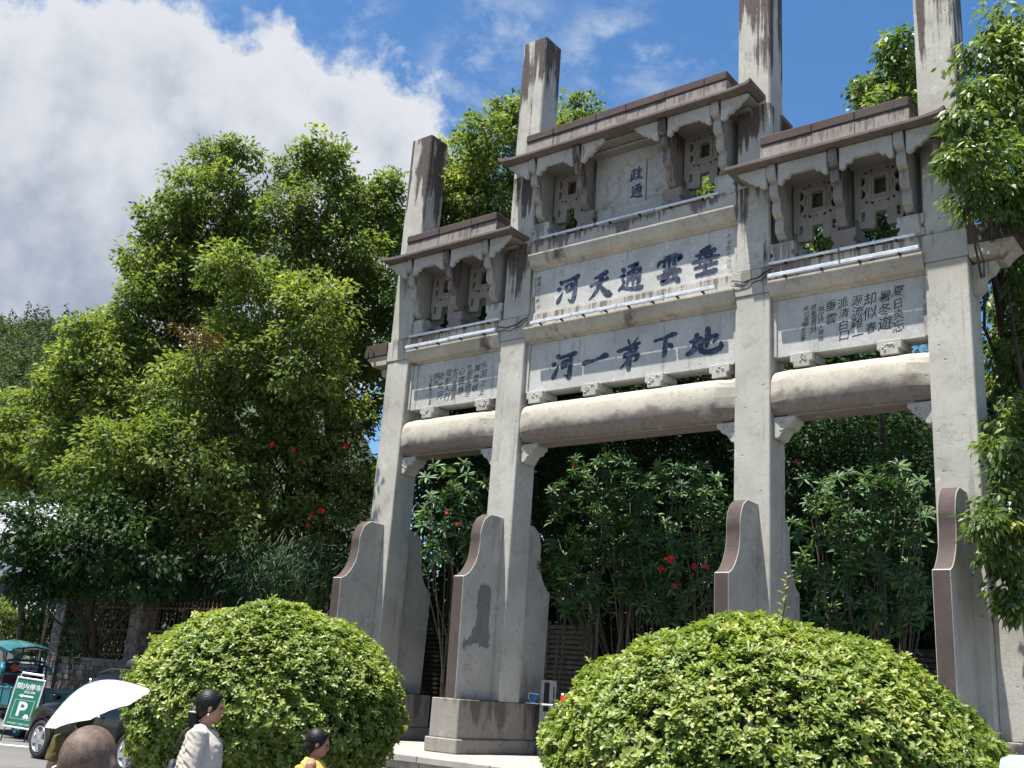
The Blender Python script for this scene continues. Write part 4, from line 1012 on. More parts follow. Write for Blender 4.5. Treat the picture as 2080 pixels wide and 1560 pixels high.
# ---------------- clipped dome bushes
def dome_bush(label, c, rx, ry, rz, zc, n, name='clipped_bush', phase=0.0):
    t = thing(name, label, 'bush', (c[0], c[1], 0), 0, 'clipped dome bushes before the archway')
    d = sphere_dirs(int(n*1.25)); d = d[d[:, 2] > -0.62][:n]; m = len(d)
    def bump(dd): return 1+0.030*np.sin(dd[:, 0]*7+phase)*np.cos(dd[:, 1]*6-dd[:, 2]*5)+0.022*np.sin(dd[:, 2]*13+dd[:, 0]*11+phase)+0.016*np.sin(dd[:, 1]*23+dd[:, 0]*19)*np.sin(dd[:, 2]*17)
    lay = 1.0-0.10*rng.random(m)**1.4
    stray = rng.random(m) < 0.035; lay[stray] += 0.05*rng.random(stray.sum())
    S = np.array([rx, ry, rz])
    P0 = d*S*(bump(d)*lay)[:, None]+np.array([0, 0, zc])
    nrm = unit(d/S)
    ax = unit(nrm*0.75+np.array([0, 0, 0.55])+rng.normal(size=(m, 3))*0.28)
    patch = 0.5+0.5*np.sin(d[:, 0]*5+phase*2)*np.sin(d[:, 1]*6+1)*np.cos(d[:, 2]*7)
    tone = np.clip(0.22+0.30*rng.random(m)+0.20*patch+0.9*(lay-0.985)*4*0.25, 0, 1)
    k = 6; idx = np.repeat(np.arange(m), k); ang = np.tile(np.arange(k)*2.4, m)+np.repeat(rng.random(m)*6.3, k)
    A = ax[idx]; h = np.where(np.abs(A[:, 2:3]) < 0.9, np.array([[0, 0, 1.0]]), np.array([[1.0, 0, 0]]))
    U = unit(np.cross(A, h)); W_ = np.cross(A, U)
    el = 0.25+0.35*(np.tile(np.arange(k), m)/k)+rng.normal(size=len(idx))*0.15
    D = U*np.cos(ang)[:, None]+W_*np.sin(ang)[:, None]; D = D*np.cos(el)[:, None]+A*np.sin(el)[:, None]
    N = A*np.cos(el)[:, None]-(U*np.cos(ang)[:, None]+W_*np.sin(ang)[:, None])*np.sin(el)[:, None]
    P = P0[idx]+A*(np.tile(np.arange(k), m)*0.007)[:, None]
    q = len(P); Ls = 0.064*(0.65+0.6*rng.random(q)); Ws = 0.036*(0.7+0.5*rng.random(q))
    V, F, kk = leaf_arrays(P, D, N, Ls, Ws, six=True)
    R = np.clip(tone[idx]+0.30*(rng.random(q)-0.4)+0.10*np.tile(np.arange(k), m)/k, 0, 1)
    R = np.maximum(R, 0.04); R[rng.random(len(R)) < 0.012] = 0.0
    o = put('foliage', quad_mesh('foliage', V, F, M_hedge, np.repeat(R, kk)), t); o['kind'] = 'stuff'
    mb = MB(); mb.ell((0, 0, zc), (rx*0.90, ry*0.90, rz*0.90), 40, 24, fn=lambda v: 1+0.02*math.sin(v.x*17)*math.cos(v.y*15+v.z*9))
    o = mb.build('filler_core', M_core, t)  # solid dark core added to block see-through between the leaves
    mb = MB()
    for j in range(7):
        a = j*0.9; mb.tube([(0.14*math.cos(a), 0.14*math.sin(a), 0), (0.25*math.cos(a), 0.25*math.sin(a), 0.3), (0.7*rx*math.cos(a), 0.7*ry*math.sin(a), zc*0.9)], [0.035, 0.03, 0.015], 6)
    o = mb.build('stems', M_bark, t); o['kind'] = 'stuff'
    return t
bl = dome_bush('smaller clipped dome bush behind the walking woman and child', (1.05, -9.2), 1.60, 1.60, 1.20, 1.38, 12000)
br = dome_bush('larger clipped dome bush before the right-hand pillars', (6.80, -7.83), 2.12, 2.1, 1.44, 1.17, 16500, phase=1.7)
# a tall shoot escaping the larger bush
p0 = np.array([7.2, -8.45, 2.50])-np.array([6.78, -7.85, 0]); p1 = p0+np.array([0.06, 0.0, 0.52])
mb = MB(); mb.tube([p0, (p0+p1)/2+np.array([0.02, 0, 0]), p1], [0.006, 0.005, 0.003], 5); mb.build('shoot', M_stem, br)
T = np.linspace(0.15, 1, 13); q = 13
ang = np.arange(q)*2.3
V, F, kk = leaf_arrays(p0+(p1-p0)*T[:, None], np.stack([np.cos(ang), np.sin(ang), 0.55+0*ang], 1), np.stack([0.2*np.cos(ang), 0.2*np.sin(ang), 1+0*ang], 1), np.full(q, 0.09)*(1.2-0.6*T), np.full(q, 0.034)*(1.2-0.6*T), six=True)
sh = put('shoot_leaves', quad_mesh('shoot_leaves', V, F, M_hedge, np.repeat(0.55+0.4*T, kk)), br); sh['kind'] = 'stuff'

# ---------------- broad-leaved rosette shrubs behind the openings
def one_leaf_mesh():
    V, F, k = leaf_arrays(np.zeros((1, 3)), np.array([[1.0, 0, 0]]), np.array([[0, 0, 1.0]]), [1.0], [0.26], six=True, bend=0.10, curl=0.16)
    return V, F
def rosette_shrub(label, base, spots, L=0.25, seed=0, n_obj=24, stems=True, flowers=()):
    t = thing('rosette_shrub', label, 'shrub', tuple(base), 0, 'broad-leaved shrubs under the archway')
    B = np.array(base); spots = [np.array(s)-B for s in spots]
    LV, LF = one_leaf_mesh()
    shared = []
    for r in (0.15, 0.5, 0.9):
        me = quad_mesh('leaf', LV, LF, M_shrub, np.full(len(LF), r)); shared.append(me)
    P, D, N, R, LL = [], [], [], [], []
    mb = MB()
    # the rosettes nearest the viewer get single leaves
    tocam = CAM-B; order = sorted(range(len(spots)), key=lambda i: np.linalg.norm(spots[i]-tocam)); near = set(order[:n_obj])
    for i, s in enumerate(spots):
        ax = unit(np.array([rng.normal()*0.45-0.05, rng.normal()*0.4-0.45, 0.8])); h = np.array([1.0, 0, 0]); U = unit(np.cross(ax, h)); W_ = np.cross(ax, U)
        nl = 12; a0 = rng.random()*6
        for k in range(nl):
            a = a0+k*2.4; el = -0.35+1.15*(k/nl)+rng.normal()*0.12
            d = (U*math.cos(a)+W_*math.sin(a)); dd = d*math.cos(el)+ax*math.sin(el); nn = ax*math.cos(el)-d*math.sin(el)
            l = L*(1.15-0.5*k/nl)*rng.uniform(0.85, 1.15); p = s+ax*(0.004*k)
            if i in near:
                S = np.cross(nn, dd); M = Matrix(((dd[0], S[0], nn[0], 0), (dd[1], S[1], nn[1], 0), (dd[2], S[2], nn[2], 0), (0, 0, 0, 1)))
                o = put('leaf', shared[int(rng.integers(0, 3))], t)
                o.matrix_basis = Matrix.Translation(Vector(p)) @ M @ Matrix.Scale(l, 4)
            else: P.append(p); D.append(dd); N.append(nn); R.append(rng.random()); LL.append(l)
        if stems and i % 7 == 0:
            g0 = np.array([s[0]*0.25+rng.normal()*0.08, s[1]*0.25+rng.normal()*0.08, 0.0]); limb(mb, g0, s, 0.030, 0.007, n=5, wob=0.25)
    if P:
        V, F, k = leaf_arrays(np.array(P), np.array(D), np.array(N), np.array(LL), np.array(LL)*0.26, six=True)
        o = put('foliage', quad_mesh('foliage', V, F, M_shrub, np.repeat(np.array(R), k)), t); o['kind'] = 'stuff'
    o = mb.build('stems', M_stem, t); o['kind'] = 'stuff'
    return t
def spots_y(n, x0, x1, y0, y1, Ya, Yb, seed):
    r = random.Random(seed); out = []
    while len(out) < n:
        x = r.uniform(x0, x1); y = r.uniform(y0, y1); u = (x-x0)/(x1-x0)*2-1; v = (y-y0)/(y1-y0)*2-1
        if u*u+v*v > 1.3: continue
        out.append(onY(x, y, r.uniform(Ya, Yb)))
    return out
def spots_px(n, x0, x1, y0, y1, D, seed, jit=0.5, shape=None):
    r = random.Random(seed); out = []
    while len(out) < n:
        x = r.uniform(x0, x1); y = r.uniform(y0, y1)
        u = (x-x0)/(x1-x0)*2-1; v = (y-y0)/(y1-y0)*2-1
        if u*u+v*v > 1.25: continue
        out.append(at(x, y, D+r.uniform(-jit, jit)))
    return out
rosette_shrub('broad-leaved shrub in the middle opening, left of the red flowers', (-0.75, 3.3, 0.02), spots_y(240, 1118, 1335, 930, 1265, 2.6, 4.5, 1), seed=1)
rosette_shrub('broad-leaved shrub with red flowers beside the second pillar from right', (0.95, 3.2, 0.02), spots_y(200, 1285, 1480, 940, 1265, 2.6, 4.5, 2), seed=2)
rosette_shrub('bare-stemmed broad-leaved shrub in the right opening', (3.9, 4.2, 0.02), spots_y(150, 1603, 1890, 940, 1190, 3.2, 5.3, 3), seed=3)
rosette_shrub('low broad-leaved shrub above the larger bush in the right opening', (4.1, 3.4, 0.02), spots_y(70, 1600, 1885, 1150, 1300, 2.4, 5.0, 4), seed=4)
rosette_shrub('broad-leaved shrub in the narrow left opening', foot(930, 24.5, 0.02), spots_px(80, 855, 1005, 940, 1150, 24, 5, 0.5), seed=5)
# red flowers
def flower(label, p, r, seed):
    t = thing('red_flower', label, 'flower', tuple(p), 0, 'red flowers in the foliage')
    rr = random.Random(seed); n = 14
    D = sphere_dirs(n); V, F, k = leaf_arrays(np.zeros((n, 3)), D, sphere_dirs(n), np.full(n, r), np.full(n, r*0.6), six=True)
    me = quad_mesh('petals', V, F, M_petal, np.repeat(rng.random(n), k)); o = put('petals', me, t)
    mb = MB(); mb.ell((0, 0, 0), (r*0.18, r*0.18, r*0.18), 8, 5); mb.build('flower_heart', M_petal, t)
    return t
for i, (x, y, D, r, lab) in enumerate(((1358, 1136, 21.3, 0.11, 'largest of the red flowers in the middle opening'), (1343, 1155, 21.3, 0.08, 'lowest of the trio of red flowers in the middle opening'), (1366, 1130, 21.2, 0.07, 'red flower at the top of the trio in the middle opening'),
        (1410, 1150, 21.2, 0.07, 'left of the paired red flowers beside the drum stone'), (1434, 1150, 21.2, 0.08, 'right of the paired red flowers beside the drum stone'), (1368, 1190, 21.2, 0.06, 'low red flower beneath the others in the middle opening'),
        (1168, 948, 23.5, 0.07, 'lone red flower high in the middle opening'), (1615, 937, 20, 0.06, 'red flower high in the right opening'), (904, 1040, 23, 0.07, 'upper red flower in the left opening'), (930, 1064, 23, 0.06, 'lower red flower in the left opening'),
        (555, 903, 26, 0.09, 'left red flower high on the camphor crown'), (597, 912, 26, 0.08, 'middle red flower high on the camphor crown'), (705, 905, 26, 0.09, 'right red flower high on the camphor crown'), (653, 1037, 25, 0.09, 'brighter red flower left of the drum stone'), (632, 1045, 25, 0.07, 'dimmer red flower left of the drum stone'), (626, 1066, 25, 0.06, 'orange-red flower below the pair left of the drum stone'), (408, 1080, 25, 0.06, 'small red flower low in the left trees'))):
    flower(lab, at(x, y, D), r, i)
# russet twig cluster in the left trees
tree('russet_shrub', 'rust-brown withered spray among the green left crowns', foot(395, 26), px([(385, 665, 26), (420, 685, 26), (400, 700, 24)], 25.6, 0.1), dens=1500, L=0.12, W=0.035, mat=M_russet, tone=-0.3, trunk_r=0.05, limbs=True, cat='shrub', inner=0)
# ---------------- bamboo along the fence
def bamboo(label, base, sprays, seed):
    t = thing('bamboo_clump', label, 'bamboo', tuple(base), 0, 'bamboo hanging over the fence')
    B = np.array(base); P, D, N = [], [], []; mb = MB()
    for s in sprays:
        s = np.array(s)-B; g0 = np.array([s[0]*0.5+rng.normal()*0.2, s[1]*0.5+0.4, 0]); top = s+np.array([rng.normal()*0.2, 0.3, 0.5])
        mb.tube([g0, (g0+top)/2+np.array([0, 0.1, 0.3]), top, s], [0.014, 0.012, 0.007, 0.003], 5)
        n = 34; base_d = unit(np.array([rng.normal()*0.6, -0.5+rng.normal()*0.3, -0.6]))
        for k in range(n):
            P.append(s+rng.normal(size=3)*0.22); D.append(unit(base_d+rng.normal(size=3)*0.42)); N.append(unit(np.array([0, -0.4, 0.8])+rng.normal(size=3)*0.5))
    n = len(P); Ls = 0.24*(0.6+0.6*rng.random(n)); Ws = 0.026*(0.7+0.5*rng.random(n))
    V, F, k = leaf_arrays(np.array(P), np.array(D), np.array(N), Ls, Ws)
    o = put('foliage', quad_mesh('foliage', V, F, M_bamboo, np.repeat(rng.random(n), k)), t); o['kind'] = 'stuff'
    o = mb.build('culms', plain('bamboo_culm', (0.10, 0.13, 0.05), rough=0.5), t); o['kind'] = 'stuff'
bamboo('dark bamboo sprays hanging above the smaller clipped bush', foot(560, 26.5), spots_px(90, 470, 690, 1110, 1215, 25.0, 21, 0.6), 1)
bamboo('bamboo sprays hanging over the iron railing', foot(390, 28), spots_px(60, 330, 500, 1120, 1215, 26.0, 22, 0.4), 2)
bamboo('bamboo sprays at the left end of the fence', foot(220, 30), spots_px(36, 110, 290, 1165, 1225, 28.0, 23, 0.3), 3)
# ---------------- small fern growing on the second pillar's rear drum stone
def tuft(label, p, n, L, mat, name='fern_tuft'):
    t = thing(name, label, 'plant', tuple(p)); D = sphere_dirs(n); D[:, 2] = np.abs(D[:, 2])*0.6-0.1
    V, F, k = leaf_arrays(rng.normal(size=(n, 3))*0.04, D, np.tile(np.array([[0, 0, 1.0]]), (n, 1))+rng.normal(size=(n, 3))*0.2, L*(0.6+0.6*rng.random(n)), np.full(n, L*0.17), six=True)
    o = put('fronds', quad_mesh('fronds', V, F, mat, np.repeat(rng.random(n), k)), t); o['kind'] = 'stuff'
    return t
tuft('small brownish fern tuft growing on the drum stone behind the second pillar', (-2.9, 1.5, 4.55), 60, 0.22, leafmat('fern_leaf', [(0, (0.05, 0.06, 0.02)), (0.6, (0.13, 0.12, 0.04)), (1, (0.35, 0.28, 0.16))]))
# ---------------- yellow-green hedge behind the tricycle
tree('garden_shrub', 'sunlit yellow-green shrub behind the tricycle canopy', foot(75, 33), px([(70, 1275, 22), (95, 1265, 20), (50, 1285, 20), (85, 1300, 26), (105, 1310, 22), (60, 1310, 22)], 32.5, 0.2), dens=6000, L=0.10, W=0.05, mat=M_hedge, trunk_r=0.04, cat='shrub')
tree('garden_shrub', 'dark green shrub at the left edge behind the tricycle', foot(10, 33), px([(8, 1240, 24), (25, 1255, 24), (5, 1280, 26), (30, 1285, 20), (-10, 1260, 30)], 32, 0.2), dens=5000, L=0.11, W=0.05, mat=M_camphor, trunk_r=0.05, cat='shrub')
flower('lone red flower above the shrub behind the tricycle', at(57, 1269, 31.5), 0.10, 77)

# ---------------- wooded hill
def hill_h(x, y):
    r = math.hypot(x-11, y+18); az = math.atan2(-(x-11), y+18)   # 0 = +Y, positive to -X
    s = min(1, max(0, (r-95)/235)); s = s*s*(3-2*s)
    wd = min(1, max(0, (az-0.62)/0.28)); wd = wd*wd*(3-2*wd)
    top = 90+6*math.sin(az*9)+3*math.sin(az*23+1)-10*max(0, az-1.12)
    fall = 1.0 if r < 335 else max(0.55, 1-(r-335)/500)
    return top*s*wd*fall+2.5*math.sin(x*0.05)*math.cos(y*0.045)*s*wd-0.6*(1-s)-0.3
rs = np.linspace(90, 620, 40); az = np.linspace(0.5, 1.75, 60); V = []; F = []
for r in rs:
    for a in az:
        x = 11-r*math.sin(a); y = -18+r*math.cos(a); V.append((x, y, hill_h(x, y)))
for i in range(len(rs)-1):
    for j in range(len(az)-1):
        k = i*len(az)+j; F.append((k, k+1, k+len(az)+1, k+len(az)))
mb = MB(); mb.add(V, F, 0, True)
hill = struct(mb.build('hill', plain('hill_undergrowth', (0.03, 0.05, 0.016), rough=0.95, var=0.4, scale=0.2)))
M_wood = leafmat('hill_forest_leaf', [(0, (0.045, 0.072, 0.038)), (0.5, (0.085, 0.118, 0.052)), (1, (0.155, 0.175, 0.075))], trans=0.15, rough=0.75, spec=0.1)
HA0, HA1 = 1.02, 1.19
Pl = []
for i in range(2700):
    a = rng.uniform(HA0, HA1); r = 110+rng.random()**0.8*250
    x = 11-r*math.sin(a); y = -18+r*math.cos(a); Pl.append((x, y, hill_h(x, y)))
Pl = np.array(Pl); m = len(Pl); rad = 1.5+2.2*rng.random(m)**1.5; hgt = rad*(0.8+0.5*rng.random(m))
k = 62; idx = np.repeat(np.arange(m), k); d = sphere_dirs(m*k); d[:, 2] = np.abs(d[:, 2])*1.1-0.15
conif = rng.random(m) < 0.22
Cn = Pl+np.array([0, 0, 1.2])+np.stack([0*rad, 0*rad, hgt*0.6], 1)
off = d*np.stack([rad[idx], rad[idx], hgt[idx]], 1)*(0.8+0.25*rng.random(m*k))[:, None]
cf = conif[idx]; hh = rng.random(m*k)
off[cf] = np.stack([d[cf, 0]*rad[idx][cf]*(1-hh[cf])*0.7, d[cf, 1]*rad[idx][cf]*(1-hh[cf])*0.7, hh[cf]*rad[idx][cf]*2.6-1], 1)
P = Cn[idx]+off
D = unit(d*0.6+rng.normal(size=(m*k, 3))*0.5+np.array([0, 0, -0.3])); N = unit(d+np.array([0, 0, 0.6])+rng.normal(size=(m*k, 3))*0.3)
Ls = 0.72*(0.6+0.7*rng.random(m*k)); V, F, kk = leaf_arrays(P, D, N, Ls, Ls*0.62)
R = np.clip(0.65*rng.random(m)[idx]+0.25*rng.random(m*k)-0.25*conif[idx], 0, 1)
hf = put('hill_forest', quad_mesh('hill_forest', V, F, M_wood, R)); tag(hf, 'dense mixed forest covering the far hill', 'forest', kind='stuff')
# ================================================================== fence with brick piers and iron railings
M_brick = plain('grey_brick', (0.17, 0.145, 0.125), rough=0.92, var=0.35, scale=6, bump=0.7)
M_brick2 = plain('dark_brick', (0.10, 0.085, 0.075), rough=0.92, var=0.35, scale=6, bump=0.7)
M_mortar = plain('mortar', (0.12, 0.115, 0.105), rough=0.95, var=0.3, scale=5, bump=0.5)
M_rust = plain('rusty_iron', (0.16, 0.075, 0.045), rough=0.8, var=0.4, scale=20)
FY = -2.4
fence = thing('fence', 'old brick-piered fence with rusty iron railings behind the car', 'fence', (-12.2, FY, 0))
fence.location = (0, 0, 0)
def brick_me(lx, ly, lz, name, mat):
    mb = MB(); mb.box(-lx/2, lx/2, -ly/2, ly/2, -lz/2, lz/2); return mb.mesh(name, mat, bevel=0.008)
B_long = [brick_me(0.245, 0.12, 0.058, 'brick', m) for m in (M_brick, M_brick2)]
B_wall = [brick_me(0.33, 0.10, 0.125, 'brick', m) for m in (M_brick, M_brick2)]
PX = [-15.75, -12.2, -8.75]
rb = random.Random(5); count = 0
for ip, xp in enumerate(PX):
    if ip == 2:
        mb = MB(); mb.box(xp-0.225, xp+0.225, FY-0.225, FY+0.225, 0, 3.0); mb.build('pier', M_brick, fence, bevel=0.01); continue
    mb = MB(); mb.box(xp-0.225, xp+0.225, FY-0.225, FY+0.225, 0, 3.36); pier = mb.build('pier', M_mortar, fence)
    mb = MB(); mb.box(xp-0.31, xp+0.31, FY-0.31, FY+0.31, 3.36, 3.44); mb.build('pier_cap', M_brick, pier, bevel=0.01)
    nz = 24
    for k in range(nz):
        z = 1.78+k*0.066
        for j in (0, 1):
            for face in (0, 1):       # front and right-hand faces
                o = put('brick', B_long[rb.random() < 0.4], pier)
                sh = 0.12 if k % 2 else 0.0
                a = -0.125+0.25*j+(0.06 if k % 2 else -0.0)*0
                pr = rb.uniform(-0.006, 0.01)
                if face == 0: o.location = (xp+a, FY-0.17-pr-0.003*(k % 3), z)
                else: o.location = (xp+0.17+pr, FY+a, z); o.rotation_euler = (0, 0, math.pi/2)
                count += 1
    mb = MB()
    for k in range(26):
        z = 0.033+k*0.066
        if z > 1.75: break
        for j in (0, 1):
            pr = rb.uniform(0, 0.01); xx = xp-0.125+0.25*j; mb.box(xx-0.12, xx+0.12, FY-0.232-pr, FY-0.226, z-0.028, z+0.028)
    o = mb.build('lower_bricks', M_brick, pier); o['kind'] = 'stuff'
def railing(xa, xb):
    mb = MB(); mb.box(xa, xb, FY-0.13, FY+0.13, 0, 1.82); wall = mb.build('low_wall', M_mortar, fence)
    n = 0
    for r_ in range(14):
        z = 0.068+r_*0.131
        x = xa+(0.17 if r_ % 2 else 0.0)+0.17
        while x < xb-0.16:
            if z > 0.9:
                o = put('brick', B_wall[rb.random() < 0.45], wall, (x, FY-0.095-rb.uniform(0, 0.02), z)); o.scale = (rb.uniform(0.93, 1.0), 1, rb.uniform(0.9, 1.0))
            x += 0.345
    mb = MB(); x = xa+0.17
    for r_ in range(7):
        z = 0.068+r_*0.131; x = xa+(0.17 if r_ % 2 else 0.0)+0.17
        while x < xb-0.16:
            mb.box(x-0.16, x+0.16, FY-0.145-rb.uniform(0, 0.015), FY-0.131, z-0.06, z+0.06); x += 0.345
    o = mb.build('lower_bricks', M_brick2, wall); o['kind'] = 'stuff'
    mb = MB(); mb.box(xa, xb, FY-0.17, FY+0.17, 1.822, 1.89); mb.build('wall_coping', M_brick, wall, bevel=0.01)
    rail = None
    for z in (2.02, 2.62, 3.18):
        mb = MB(); mb.box(xa, xb, FY-0.014, FY+0.014, z-0.018, z+0.018); mb.build('rail', M_rust, fence)
    n = int((xb-xa)/0.155); bm_ = MB(); bm_.tube([(0, 0, 1.89), (0, 0, 3.26)], 0.011, 6); bm_.lathe([(0.0, 3.25), (0.022, 3.28), (0.0, 3.36)], 6)
    me = bm_.mesh('bar', M_rust)
    for k in range(1, n): put('bar', me, fence, (xa+(xb-xa)*k/n, FY-0.026, 0))
railing(PX[0]+0.23, PX[1]-0.23); railing(PX[1]+0.23, PX[2]-0.23)
# leafless creeper and pole at the fence end
mb = MB(); mb.tube([(-16.25, FY-0.3, 0), (-16.2, FY-0.3, 1.7), (-16.28, FY-0.3, 3.3)], 0.045, 8)
tag(mb.build('wooden_pole', M_stem), 'slim wooden pole standing beside the left brick pier', 'pole')
# climbing leaves on the railing
t = thing('creeper', 'leafy creeper covering the left part of the iron railing', 'plant', (-14.5, FY, 0))
n = 900; P = np.stack([rng.uniform(-1.0, 0.15, n), np.full(n, -0.12)+rng.normal(size=n)*0.05, 1.7+1.7*rng.random(n)], 1)
V, F, k = leaf_arrays(P, sphere_dirs(n)*0.7+np.array([0, -0.3, -0.5]), sphere_dirs(n)*0.5+np.array([0, -1.0, 0.4]), 0.12*(0.6+0.6*rng.random(n)), 0.05*(0.7+0.6*rng.random(n)))
o = put('foliage', quad_mesh('foliage', V, F, M_under, np.repeat(rng.random(n), k)), t); o['kind'] = 'stuff'

# ================================================================== dark slatted screens behind the archway
M_slat = plain('dark_slat', (0.035, 0.030, 0.026), rough=0.7, var=0.3, scale=7)
M_slat2 = plain('brown_slat', (0.10, 0.085, 0.06), rough=0.75, var=0.35, scale=7)
def screen(label, x0, x1, y, z1, mat, step=0.118):
    t = thing('slatted_screen', label, 'screen', ((x0+x1)/2, y, 0)); cx = (x0+x1)/2; hw = (x1-x0)/2
    for s in (-1, 1):
        mb = MB(); mb.box(s*hw-0.04, s*hw+0.04, -0.05, 0.05, 0.02, z1+0.06); mb.build('post', mat, t)
    mb = MB(); mb.box(-hw+0.04, hw-0.04, 0.03, 0.04, 0.05, z1); mb.build('backing', M_black, t)
    mb = MB(); mb.prism([(-0.02, -0.045), (-0.035, -0.03), (-0.02, 0.045), (0.02, 0.045), (0.02, -0.045)], 'X', -hw+0.042, hw-0.042); me = mb.mesh('slat', mat, bevel=0.004)
    z = 0.12
    while z < z1-0.04:
        put('slat', me, t, (0, 0, z)); z += step
screen('black slatted screen between the two left pillars', -9.2, -4.95, 3.9, 3.55, M_slat)
screen('brown slatted screen left of the shrub stems in the middle opening', -4.05, -2.9, 3.6, 3.5, M_slat2)
screen('black slatted screen behind the bare stems in the right opening', 0.6, 8.2, 5.6, 3.3, M_slat)
# wall and dark lean-to roof behind the middle shrub
t = thing('garden_shed', 'low shed with a grey roof behind the middle shrub', 'shed', (-1.2, 4.6, 0))
mb = MB(); mb.box(-1.5, 1.5, 0, 1.4, 0, 2.7); mb.build('wall', plain('shed_wall', (0.13, 0.09, 0.05), rough=0.9, var=0.3), t)
mb = MB(); mb.prism([(-0.35, 2.6), (-0.35, 2.66), (1.5, 3.16), (1.5, 3.1)], 'X', -1.7, 1.7); mb.build('roof', plain('shed_roof', (0.20, 0.19, 0.18), rough=0.8, var=0.25), t)
# bare stems standing in the middle opening
for i, (x, D, lab) in enumerate(((1117, 23.6, 'leaning bare stem beside the rear drum stone'), (1128, 23.6, 'thin pale cane beside the brown slatted screen'), (1198, 23.4, 'thick bare trunk right of the brown slatted screen'), (1187, 23.3, 'thin bare stem right of the brown slatted screen'), (1232, 23.0, 'forked reddish trunk in the middle opening'), (1250, 23.0, 'right fork trunk in the middle opening'))):
    b = foot(x, D); hh = 3.2+0.4*(i % 3); mb = MB(); limb(mb, (0, 0, 0), (0.25*(1 if i > 3 else 0.3), 0.1, hh), [0.06, 0.03, 0.075, 0.035, 0.06, 0.06][i], 0.03, n=7, wob=0.08)
    o = mb.build('bare_stem', M_stem); o.location = (b[0], b[1], 0.0); tag(o, lab, 'stem', 'bare stems in the middle opening')

# ================================================================== tiled house at far left
M_tile = plain('roof_tile', (0.30, 0.31, 0.34), rough=0.7, var=0.25, scale=5)
M_white = plain('white_wall', (0.62, 0.63, 0.66), rough=0.8, var=0.1, scale=1)
hb = foot(20, 47)
t = thing('house', 'white house with a pale grey tiled roof at the left edge', 'house', tuple(hb), 0.25)
mb = MB(); mb.box(-6, 3.2, 0, 7, 0, 7.2); w = mb.build('wall', M_white, t)
rf = None
mb = MB(); mb.prism([(-0.7, 7.1), (-0.7, 7.22), (3.5, 9.6), (7.7, 7.22), (7.7, 7.1), (3.5, 9.46)], 'X', -6.6, 3.8); rf = mb.build('roof', M_tile, t)
sl = math.atan2(2.38, 4.2)
mbt = MB(); mbt.prism([(-0.17, 0), (-0.17, 0.045), (0.2, 0.02), (0.2, 0)], 'X', -6.55, 3.75); me = mbt.mesh('tile_course', M_tile, bevel=0.006)
for k in range(14):
    f = (k+0.5)/14; o = put('tile_course', me, rf, (0, -0.7+4.2*f, 7.25+2.38*f)); o.rotation_euler = (sl, 0, 0)
for x in (-4.0, -1.0, 1.6):
    mb = MB(); mb.box(x-0.6, x+0.6, -0.05, -0.003, 4.0, 5.4); wn = mb.build('window', M_black, t)
    mb = MB(); mb.box(x-0.7, x+0.7, -0.10, -0.055, 3.9, 3.99); mb.build('sill', M_white, wn)
# grey garden wall behind the tricycle
mb = MB(); mb.box(-3.2, 1.6, -0.12, 0.12, 0, 2.6); o = mb.build('garden_wall', plain('render_wall', (0.34, 0.33, 0.31), rough=0.9, var=0.15), bevel=0.02)
b = foot(30, 37); o.location = tuple(b); tag(o, 'plain grey garden wall behind the shrubs and tricycle', 'wall')

# ================================================================== black car
M_car = NT('car_paint'); M_car.col((0.004, 0.004, 0.005)); M_car.set(rough=0.12, spec=0.3, coat=0.15); M_car = M_car.mat
M_glass = NT('dark_glass'); M_glass.col((0.012, 0.014, 0.016)); M_glass.set(rough=0.05, spec=0.8); M_glass = M_glass.mat
M_tyre = plain('tyre', (0.018, 0.018, 0.018), rough=0.85)
M_alloy = plain('alloy', (0.62, 0.62, 0.64), rough=0.28, metal=0.9, var=0.05)
M_plastic = plain('grey_plastic', (0.03, 0.03, 0.032), rough=0.6)
M_chrome = plain('chrome', (0.75, 0.75, 0.76), rough=0.15, metal=1.0, var=0.03)
M_lamp = plain('lamp_glass', (0.7, 0.7, 0.7), rough=0.15, var=0.1)
def wheel(parent, x, y, z, r, w, side, mat_rim=M_alloy, spokes=5, name='wheel'):
    M = Matrix.Translation((x, y, z)) @ Matrix.Rotation(-side*math.pi/2, 4, 'X')
    mb = MB(); mb.lathe([(r*0.66, -w/2), (r*0.92, -w/2), (r, -w*0.36), (r, w*0.36), (r*0.92, w/2), (r*0.66, w/2), (r*0.66, -w/2)], 32, M=M); wh = mb.build(name, M_tyre, parent)
    mb = MB(); mb.lathe([(r*0.66, w/2-0.004), (r*0.68, w/2+0.006), (r*0.64, w/2+0.008), (r*0.60, w/2-0.03), (r*0.58, -w*0.3), (0.0, -w*0.3)], 32, M=M)
    for k in range(spokes):
        a = 2*math.pi*k/spokes+0.3; R = M @ Matrix.Rotation(a, 4, 'Z')
        V = [(0.04, -0.06, w/2-0.035), (0.04, 0.06, w/2-0.035), (r*0.63, 0.030*r/0.34, w/2-0.01), (r*0.63, -0.030*r/0.34, w/2-0.01), (0.04, -0.06, w/2+0.006), (0.04, 0.06, w/2+0.006), (r*0.63, 0.026, w/2+0.004), (r*0.63, -0.026, w/2+0.004)]
        mb.add([tuple(R @ Vector(v)) for v in V], [(4, 5, 6, 7), (0, 3, 2, 1), (0, 1, 5, 4), (1, 2, 6, 5), (2, 3, 7, 6), (3, 0, 4, 7)])
    mb.lathe([(0.0, w/2+0.02), (0.05, w/2+0.018), (0.075, w/2-0.005), (0.075, w/2-0.04)], 16, M=M)
    mb.build('rim', mat_rim, wh)
    return wh
car = thing('parked_car', 'black sport utility car parked beside the smaller clipped bush', 'car', (-6.55, -6.0, 0), math.pi)
